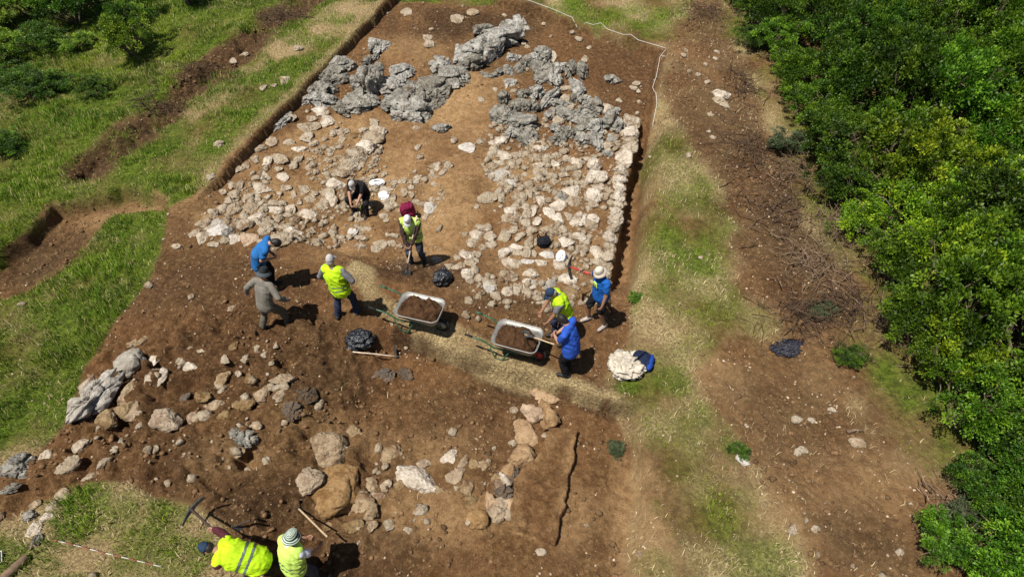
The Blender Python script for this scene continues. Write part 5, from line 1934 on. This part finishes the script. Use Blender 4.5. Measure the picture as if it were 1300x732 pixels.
def wheelbarrow(rear, front, label, soil_label, seed, red):
    rear, front = Vector(rear), Vector(front)
    c = (rear + front) / 2
    yaw = math.atan2(front.y - rear.y, front.x - rear.x)
    z0 = float(height(c.x, c.y))
    o = empty('wheelbarrow', (c.x, c.y, z0), yaw, label, 'wheelbarrow', 'wheelbarrows on the straw path')
    L, W = .95, .66
    prof_o = [(.08, .36, .58, .30, .10), (.07, .40, .66, .34, .11), (.03, .56, .86, .50, .12), (0, W, L, .63, .13)]
    rings = [rrect(cx, w, l, z, r) for cx, w, l, z, r in prof_o]
    inner = [rrect(cx, w - .012, l - .012, z + .006, r) for cx, w, l, z, r in reversed(prof_o)]
    mb = MB()
    mb.ring_loft(rings + inner)
    tr = mb.build('tray', M['galv'], o)
    rim = rrect(0, W + .012, L + .012, .633, .135)
    rim.append(rim[0].copy())
    rim.append(rim[1].copy())
    MB().tube(rim, .011, 8).build('rim', M['galv'], tr)
    for s in (-1, 1):
        h = MB().tube([(.47, .07 * s, .19), (.30, .13 * s, .27), (.05, .20 * s, .315), (-.42, .27 * s, .40), (-.62, .30 * s, .58), (-1.0, .31 * s, .66)], .018, 9).build('handle', M['green_paint'], o)
        MB().tube([(-.86, .308 * s, .632), (-1.02, .311 * s, .664)], .024, 9).build('grip', M['rubber'] if s < 0 else M['green_paint'], h)
        MB().tube([(-.10, .21 * s, .33), (-.20, .24 * s, .10), (-.24, .25 * s, .015), (-.40, .25 * s, .015), (-.50, .27 * s, .36)], .015, 8).build('leg', M['green_paint'], o)
    MB().tube([(-.24, -.25, .02), (-.24, .25, .02)], .013, 7).build('brace', M['green_paint'], o)
    # wheel
    wl = empty('wheel', (.45, 0, .19))
    wl.parent = o
    R_, r_ = .15, .042
    rings = []
    for k in range(28):
        a = 2 * PI * k / 28
        rings.append([Vector(((R_ + r_ * math.cos(b)) * math.cos(a), r_ * 1.0 * math.sin(b), (R_ + r_ * math.cos(b)) * math.sin(a))) for b in [2 * PI * j / 10 for j in range(10)]])
    mb = MB()
    mb.ring_loft(rings + [rings[0]], caps=False)
    mb.build('tyre', M['rubber'], wl)
    mb = MB()
    mb.ring_loft([[Vector((rr * math.cos(t), y_, rr * math.sin(t))) for t in [2 * PI * j / 24 for j in range(24)]] for rr, y_ in ((.03, -.05), (.05, -.03), (.112, -.02), (.112, .02), (.05, .03), (.03, .05))])
    mb.build('wheel_rim', M['red_paint'] if red else M['galv'], wl)
    MB().tube([(.45, -.11, .19), (.45, .11, .19)], .012, 8).build('axle', M['steel'], o)
    # the load
    rg = np.random.default_rng(seed)
    xs = np.linspace(-.42, .42, 46)
    ys = np.linspace(-.28, .28, 32)
    X, Y = np.meshgrid(xs, ys)
    ex = np.abs(X + .03) / .44
    ey = np.abs(Y) / .30
    sup = (ex ** 4 + ey ** 4) ** .25
    Z = .585 + .09 * (1 - sup ** 2) + .075 * fbm(X * 7 + seed, Y * 7, octaves=5, seed=seed, gain=.6) - (.13 * sstep(.05, .4, X) if red else .03 * sstep(.1, .4, X))
    k = np.clip((sup - .80) / .25, 0, 1)
    Z = Z - .10 * k
    v = np.stack([X.ravel(), Y.ravel(), Z.ravel()], 1)
    # keep inside the sloping sides
    hz = np.clip((v[:, 2] - .34) / .29, 0, 1)
    lx, ly = .325 + hz * .165, .175 + hz * .165
    v[:, 0] = np.clip(v[:, 0], -lx + .05 * (1 - hz), lx)
    v[:, 1] = np.clip(v[:, 1], -ly, ly)
    idx = np.arange(len(xs) * len(ys)).reshape(len(ys), len(xs))
    f = np.stack([idx[:-1, :-1], idx[:-1, 1:], idx[1:, 1:], idx[1:, :-1]], -1).reshape(-1, 4)
    # underside closes the heap
    n = len(v)
    lo = v.copy()
    lo[:, 2] = .345
    lo[:, 0] *= .70
    lo[:, 0] += .05
    lo[:, 1] *= .52
    rim_i = list(idx[0, :]) + list(idx[1:, -1]) + list(idx[-1, -2::-1]) + list(idx[-2:0:-1, 0])
    sides = [(a, b, b + n, a + n) for a, b in zip(rim_i, rim_i[1:] + rim_i[:1])]
    f = np.concatenate([f, np.array(sides)[:, ::-1], f[:, ::-1] + n])
    h = link('soil_load', fast_mesh('soil_load', np.concatenate([v, lo]), f), None, M['load'])
    h.location = o.location
    h.rotation_euler = (0, 0, yaw)
    tag(h, soil_label, 'soil')
    return o


def build_barrows():
    def u3(u, v):
        return unproj(u, v, .63)
    wheelbarrow(u3(507, 386), u3(560, 398), 'green-handled wheelbarrow heaped with soil, further left on the straw', 'dark soil heaped in the left wheelbarrow', 3, False)
    wheelbarrow(u3(631, 418.5), u3(683, 432), 'green-handled wheelbarrow with red wheel by the man in royal blue', 'dark soil part-filling the right wheelbarrow', 8, True)


# ------------------------------------------------------------------ bags
def plastic(name, col, rough):
    m, nt, bs = mat(name)
    tc = N(nt, 'ShaderNodeTexCoord')
    bs.inputs['Base Color'].default_value = (*col, 1)
    bs.inputs['Roughness'].default_value = rough
    bs.inputs['Specular IOR Level'].default_value = .6
    bump(nt, bs, noise(nt, 14, 5, .6, tc.outputs['Object'], 1.5), .8, .03)
    return m


M['plastic_black'] = plastic('black_plastic', (.012, .014, .018), .32)
M['nylon_black'] = cloth('black_nylon', (.012, .013, .017))
M['nylon_blue'] = cloth('blue_nylon', (.012, .05, .26))
M['nylon_navy'] = cloth('navy_nylon', (.012, .018, .045))
M['burgundy'] = cloth('burgundy_nylon', (.17, .012, .045))
M['burlap'] = cloth('pale_sacking', (.46, .405, .325), .35)
M['white_cloth'] = cloth('white_cotton', (.74, .73, .72))
M['sheet_dark'] = plastic('dark_blue_sheeting', (.010, .010, .020), .55)


def blob(name, loc, size, matl, seed, amp=.25, fr=2.2, ridge=True, rz=0., sub=5, power=1.0, parent=None, tilt=(0, 0)):
    n, f = ico(sub)
    q = np.sign(n) * np.abs(n) ** power
    w = fbm(n[:, 0] * fr + seed, n[:, 1] * fr, n[:, 2] * fr, 4, seed)
    if ridge:
        w = .55 - np.abs(w) * 1.5
    r = 1 + amp * w
    v = q * r[:, None]
    v = v * np.array(size)
    o = link(name, fast_mesh(name, v, f), parent, matl)
    o.location = loc
    o.rotation_euler = (tilt[0], tilt[1], rz)
    return o


def backpack(u, v, size, matl, label, rz, tilt, seed, name='backpack', strap=None):
    x, y, z = at(u, v)
    o = empty(name, (x, y, z + size[2] * .85), rz, label, 'backpack')
    o.rotation_euler = (tilt[0], tilt[1], rz)
    blob('main_bag', (0, 0, 0), size, matl, seed, .10, 2.2, True, power=.72, parent=o)
    blob('front_pocket', (0, -size[1] * .92, -size[2] * .32), (size[0] * .72, size[1] * .38, size[2] * .5), matl, seed + 1, .10, 2.5, True, 0, 4, .75, o)
    st = strap or M['nylon_black']
    for s in (-1, 1):
        MB().tube([(s * size[0] * .45, size[1] * .7, size[2] * .85), (s * size[0] * .6, size[1] * 1.45, size[2] * .45), (s * size[0] * .65, size[1] * 1.4, -size[2] * .3), (s * size[0] * .55, size[1] * .8, -size[2] * .75)], .016, 6).build('strap', st, o)
    MB().tube([(-.04, 0, size[2] * .96), (0, .01, size[2] * 1.16), (.04, 0, size[2] * .96)], .009, 6).build('grab_handle', st, o)
    return o


def build_bags():
    x, y, z = at(459, 435)
    o = empty('plastic_bag', (x, y, z), .1, 'full black plastic bag behind the lying hoe', 'plastic bag', 'black plastic bags')
    blob('bag', (0, 0, .13), (.30, .24, .18), M['plastic_black'], 4, .30, 1.9, parent=o)
    blob('gathered_neck', (-.20, -.16, .07), (.10, .08, .07), M['plastic_black'], 6, .5, 3, parent=o, sub=4)
    x, y, z = at(562, 357)
    o = empty('plastic_bag', (x, y, z), .6, 'smaller black plastic bag by the feet of the worker with the shovel', 'plastic bag', 'black plastic bags')
    blob('bag', (0, 0, .12), (.21, .19, .16), M['plastic_black'], 9, .34, 1.9, parent=o)
    blob('gathered_neck', (.13, .14, .16), (.08, .07, .08), M['plastic_black'], 12, .5, 3, parent=o, sub=4)
    backpack(690, 311, (.17, .13, .15), M['nylon_black'], 'black backpack lying on the pale rubble', .3, (.5, 0), 21)
    backpack(519, 276, (.19, .13, .27), M['burgundy'], 'burgundy backpack standing behind the worker in the white cap', .3, (.15, -.1), 23, strap=M['burgundy'])
    x, y, z = at(712, 330)
    o = blob('cloth_bag', (x, y, z + .12), (.12, .17, .14), M['white_cloth'], 31, .22, 2.2, rz=-.2)
    tag(o, 'white cloth bag leaning by the black backpack', 'bag')
    for (u, v, s, rz, seed, lab) in ((479, 234, (.20, .11, .07), .15, 33, 'white folded cloth on the stones above the black-clad man'), (488, 251, (.13, .16, .07), .5, 35, 'crumpled white bag right of the man in black')):
        x, y, z = at(u, v)
        o = empty('cloth_bag', (x, y, z), rz, lab, 'bag')
        blob('bag', (0, 0, .06), s, M['white_cloth'], seed, .28, 2.4, parent=o, power=.8)
        blob('flap', (s[0] * .3, 0, .085), (s[0] * .45, s[1] * .45, .035), M['white_cloth'] if seed == 35 else M['nylon_black'], seed + 1, .3, 2.4, parent=o, sub=4) if seed == 35 else MB().box((0, -.01, .135), (.15, .035, .012), Matrix.Rotation(.1, 3, 'Z')).build('print', M['nylon_black'], o, bevel=.004)
    # rolled sack: a ring of cloth with a crumpled middle
    x, y, z = at(795, 466)
    o = empty('rolled_sack', (x, y, z), 0, 'pale rolled sack lying on the grass strip by the blue bag', 'sack')
    blob('roll', (0, 0, .09), (.34, .33, .15), M['burlap'], 44, .42, 2.4, parent=o, power=.9)
    rings = []
    for k in range(30):
        a = -2.6 + 4.6 * k / 29
        rr = .185 + .05 * math.sin(k * .5)
        th = .050 + .016 * math.sin(k * 1.3)
        rings.append([Vector(((rr + th * math.cos(b)) * math.cos(a) - .02, (rr * 1.1 + th * math.cos(b)) * math.sin(a), .17 + .02 * math.sin(k * .9) + th * math.sin(b))) for b in [2 * PI * q / 12 for q in range(12)]])
    mb = MB()
    mb.ring_loft(rings)
    mb.build('fold', M['burlap'], o)
    blob('crumpled_middle', (.06, -.03, .15), (.13, .12, .07), M['burlap'], 43, .7, 3.5, parent=o, sub=4)
    blob('loose_end', (.34, .0, .05), (.12, .09, .05), M['burlap'], 47, .5, 3, parent=o, sub=4)
    x, y, z = at(813, 461)
    o = empty('sports_bag', (x, y, z + .12), -.35, 'navy and bright blue bag beside the rolled pale sack', 'bag')
    blob('bag', (0, 0, 0), (.20, .20, .13), M['nylon_navy'], 51, .12, 2.2, parent=o, power=.75)
    blob('side_panel', (.17, .0, -.02), (.09, .20, .11), M['nylon_blue'], 53, .12, 2.2, parent=o, power=.75, sub=4)
    MB().tube([(-.1, -.15, .12), (-.05, -.05, .2), (.02, .08, .19), (.05, .16, .1)], .012, 6).build('strap', M['nylon_black'], o)
    x, y, z = at(1010, 441)
    o = blob('plastic_sheet', (x, y, z + .0), (.40, .20, .045), M['sheet_dark'], 61, .8, 3.5, rz=.1)
    tag(o, 'dark blue crumpled sheet lying by the brushwood at the thicket edge', 'sheet')
    # gloves and small things
    x, y, z = at(458, 268)
    P = unproj(457, 262, .26)
    o = empty('trowel', P, .4, 'small trowel with lime green handle in the squatting man\'s hands', 'trowel')
    MB().tube([(0, 0, .02), (0, -.02, -.09)], [.016, .014], 8).build('handle', M['hivis_pale'], o)
    mb = MB()
    mb.ring_loft([[Vector((sx * w, -.02 - t * .3, -.09 - t)) for sx, t in ((-1, t0), (1, t0))] + [Vector((w, -.026 - t0 * .3, -.09 - t0)), Vector((-w, -.026 - t0 * .3, -.09 - t0))] for w, t0 in ((.008, 0), (.035, .03), (.03, .09), (.004, .15))])
    mb.build('blade', M['steel'], o, smooth=False)


LANDMARKS[:] = [('the black backpack', 690, 305), ('the white cloth bag', 712, 325), ('the man in the cream hat', 757, 360), ('the worker in the navy cap', 700, 380),
                ('the squatting man in black', 455, 250), ('the burgundy backpack', 517, 265), ('the worker with the shovel', 522, 310), ('the stooped man in blue', 320, 330),
                ('the man in the bucket hat', 330, 375), ('the hands-on-hips worker', 420, 360), ('the left wheelbarrow', 534, 393), ('the right wheelbarrow', 655, 428),
                ('the lying hoe', 475, 448), ('the smaller black bag', 562, 355), ('the rolled sack', 796, 463), ('the long grey boulder', 127, 504), ('the big tan boulder', 428, 625),
                ('the standing hoe', 398, 662), ('the survey pole', 130, 700), ('the low earth bench', 690, 610), ("the right wall's lower end", 785, 300),
                ("the right wall's upper end", 800, 165), ('the left trench rim corner', 268, 228), ('the dark lone rock', 778, 101), ('the white string corner', 845, 62),
                ('the grey left outcrop', 470, 115), ('the upper grey outcrop', 590, 75), ('the middle grey outcrop', 700, 140), ('the white angular stone', 594, 188), ('the far trench rim', 520, 10),
                ('the bent worker', 285, 705), ('the worker in the striped hat', 372, 690), ('the dark blue sheet', 1010, 440), ('the bare right path', 1010, 570), ('the left rubble spread', 350, 215),
                ('the upper tan boulder', 417, 568), ('the trench wall stones', 680, 525), ('the left grass', 330, 100), ('the upper right path', 915, 120)]


# ------------------------------------------------------------------ light and lens
def build_light():
    w = bpy.data.worlds.new('World')
    scene.world = w
    w.use_nodes = True
    nt = w.node_tree
    nt.nodes.clear()
    out = nt.nodes.new('ShaderNodeOutputWorld')
    bg = nt.nodes.new('ShaderNodeBackground')
    sky = nt.nodes.new('ShaderNodeTexSky')
    sky.sky_type = 'NISHITA'
    sky.sun_disc = False
    el = R(67)
    ax, ay = .84, .54
    q = math.hypot(ax, ay)
    ax, ay = ax / q, ay / q
    sky.sun_elevation = el
    sky.sun_rotation = math.atan2(-ax, -ay)
    nt.links.new(sky.outputs[0], bg.inputs[0])
    bg.inputs[1].default_value = .05
    nt.links.new(bg.outputs[0], out.inputs[0])
    L = bpy.data.lights.new('sun', 'SUN')
    L.energy = 5.0
    L.angle = R(.53)
    L.color = (1, .955, .88)
    o = bpy.data.objects.new('sun', L)
    C.objects.link(o)
    d = Vector((ax * math.cos(el), ay * math.cos(el), -math.sin(el)))
    o.rotation_euler = d.to_track_quat('-Z', 'Y').to_euler()
    o.location = (-8, -6, 25)
    cam = bpy.data.cameras.new('camera')
    cam.sensor_width = 36
    cam.lens = F / 1300 * 36
    cam.clip_end = 2000
    c = bpy.data.objects.new('camera', cam)
    c.location = (0, 0, CAMH)
    c.rotation_euler = (PI / 2 - PITCH, 0, 0)
    C.objects.link(c)
    scene.camera = c
    vs = scene.view_settings
    vs.view_transform = 'Standard'
    vs.look = 'None'
    vs.exposure = 0.42
    vs.gamma = 1


build_light()
build_ground()
build_bench()
build_grass()
build_stones()
build_scatter()
build_shrubs()
build_brush()
INFO = build_people()
build_tools(INFO)
build_barrows()
build_bags()
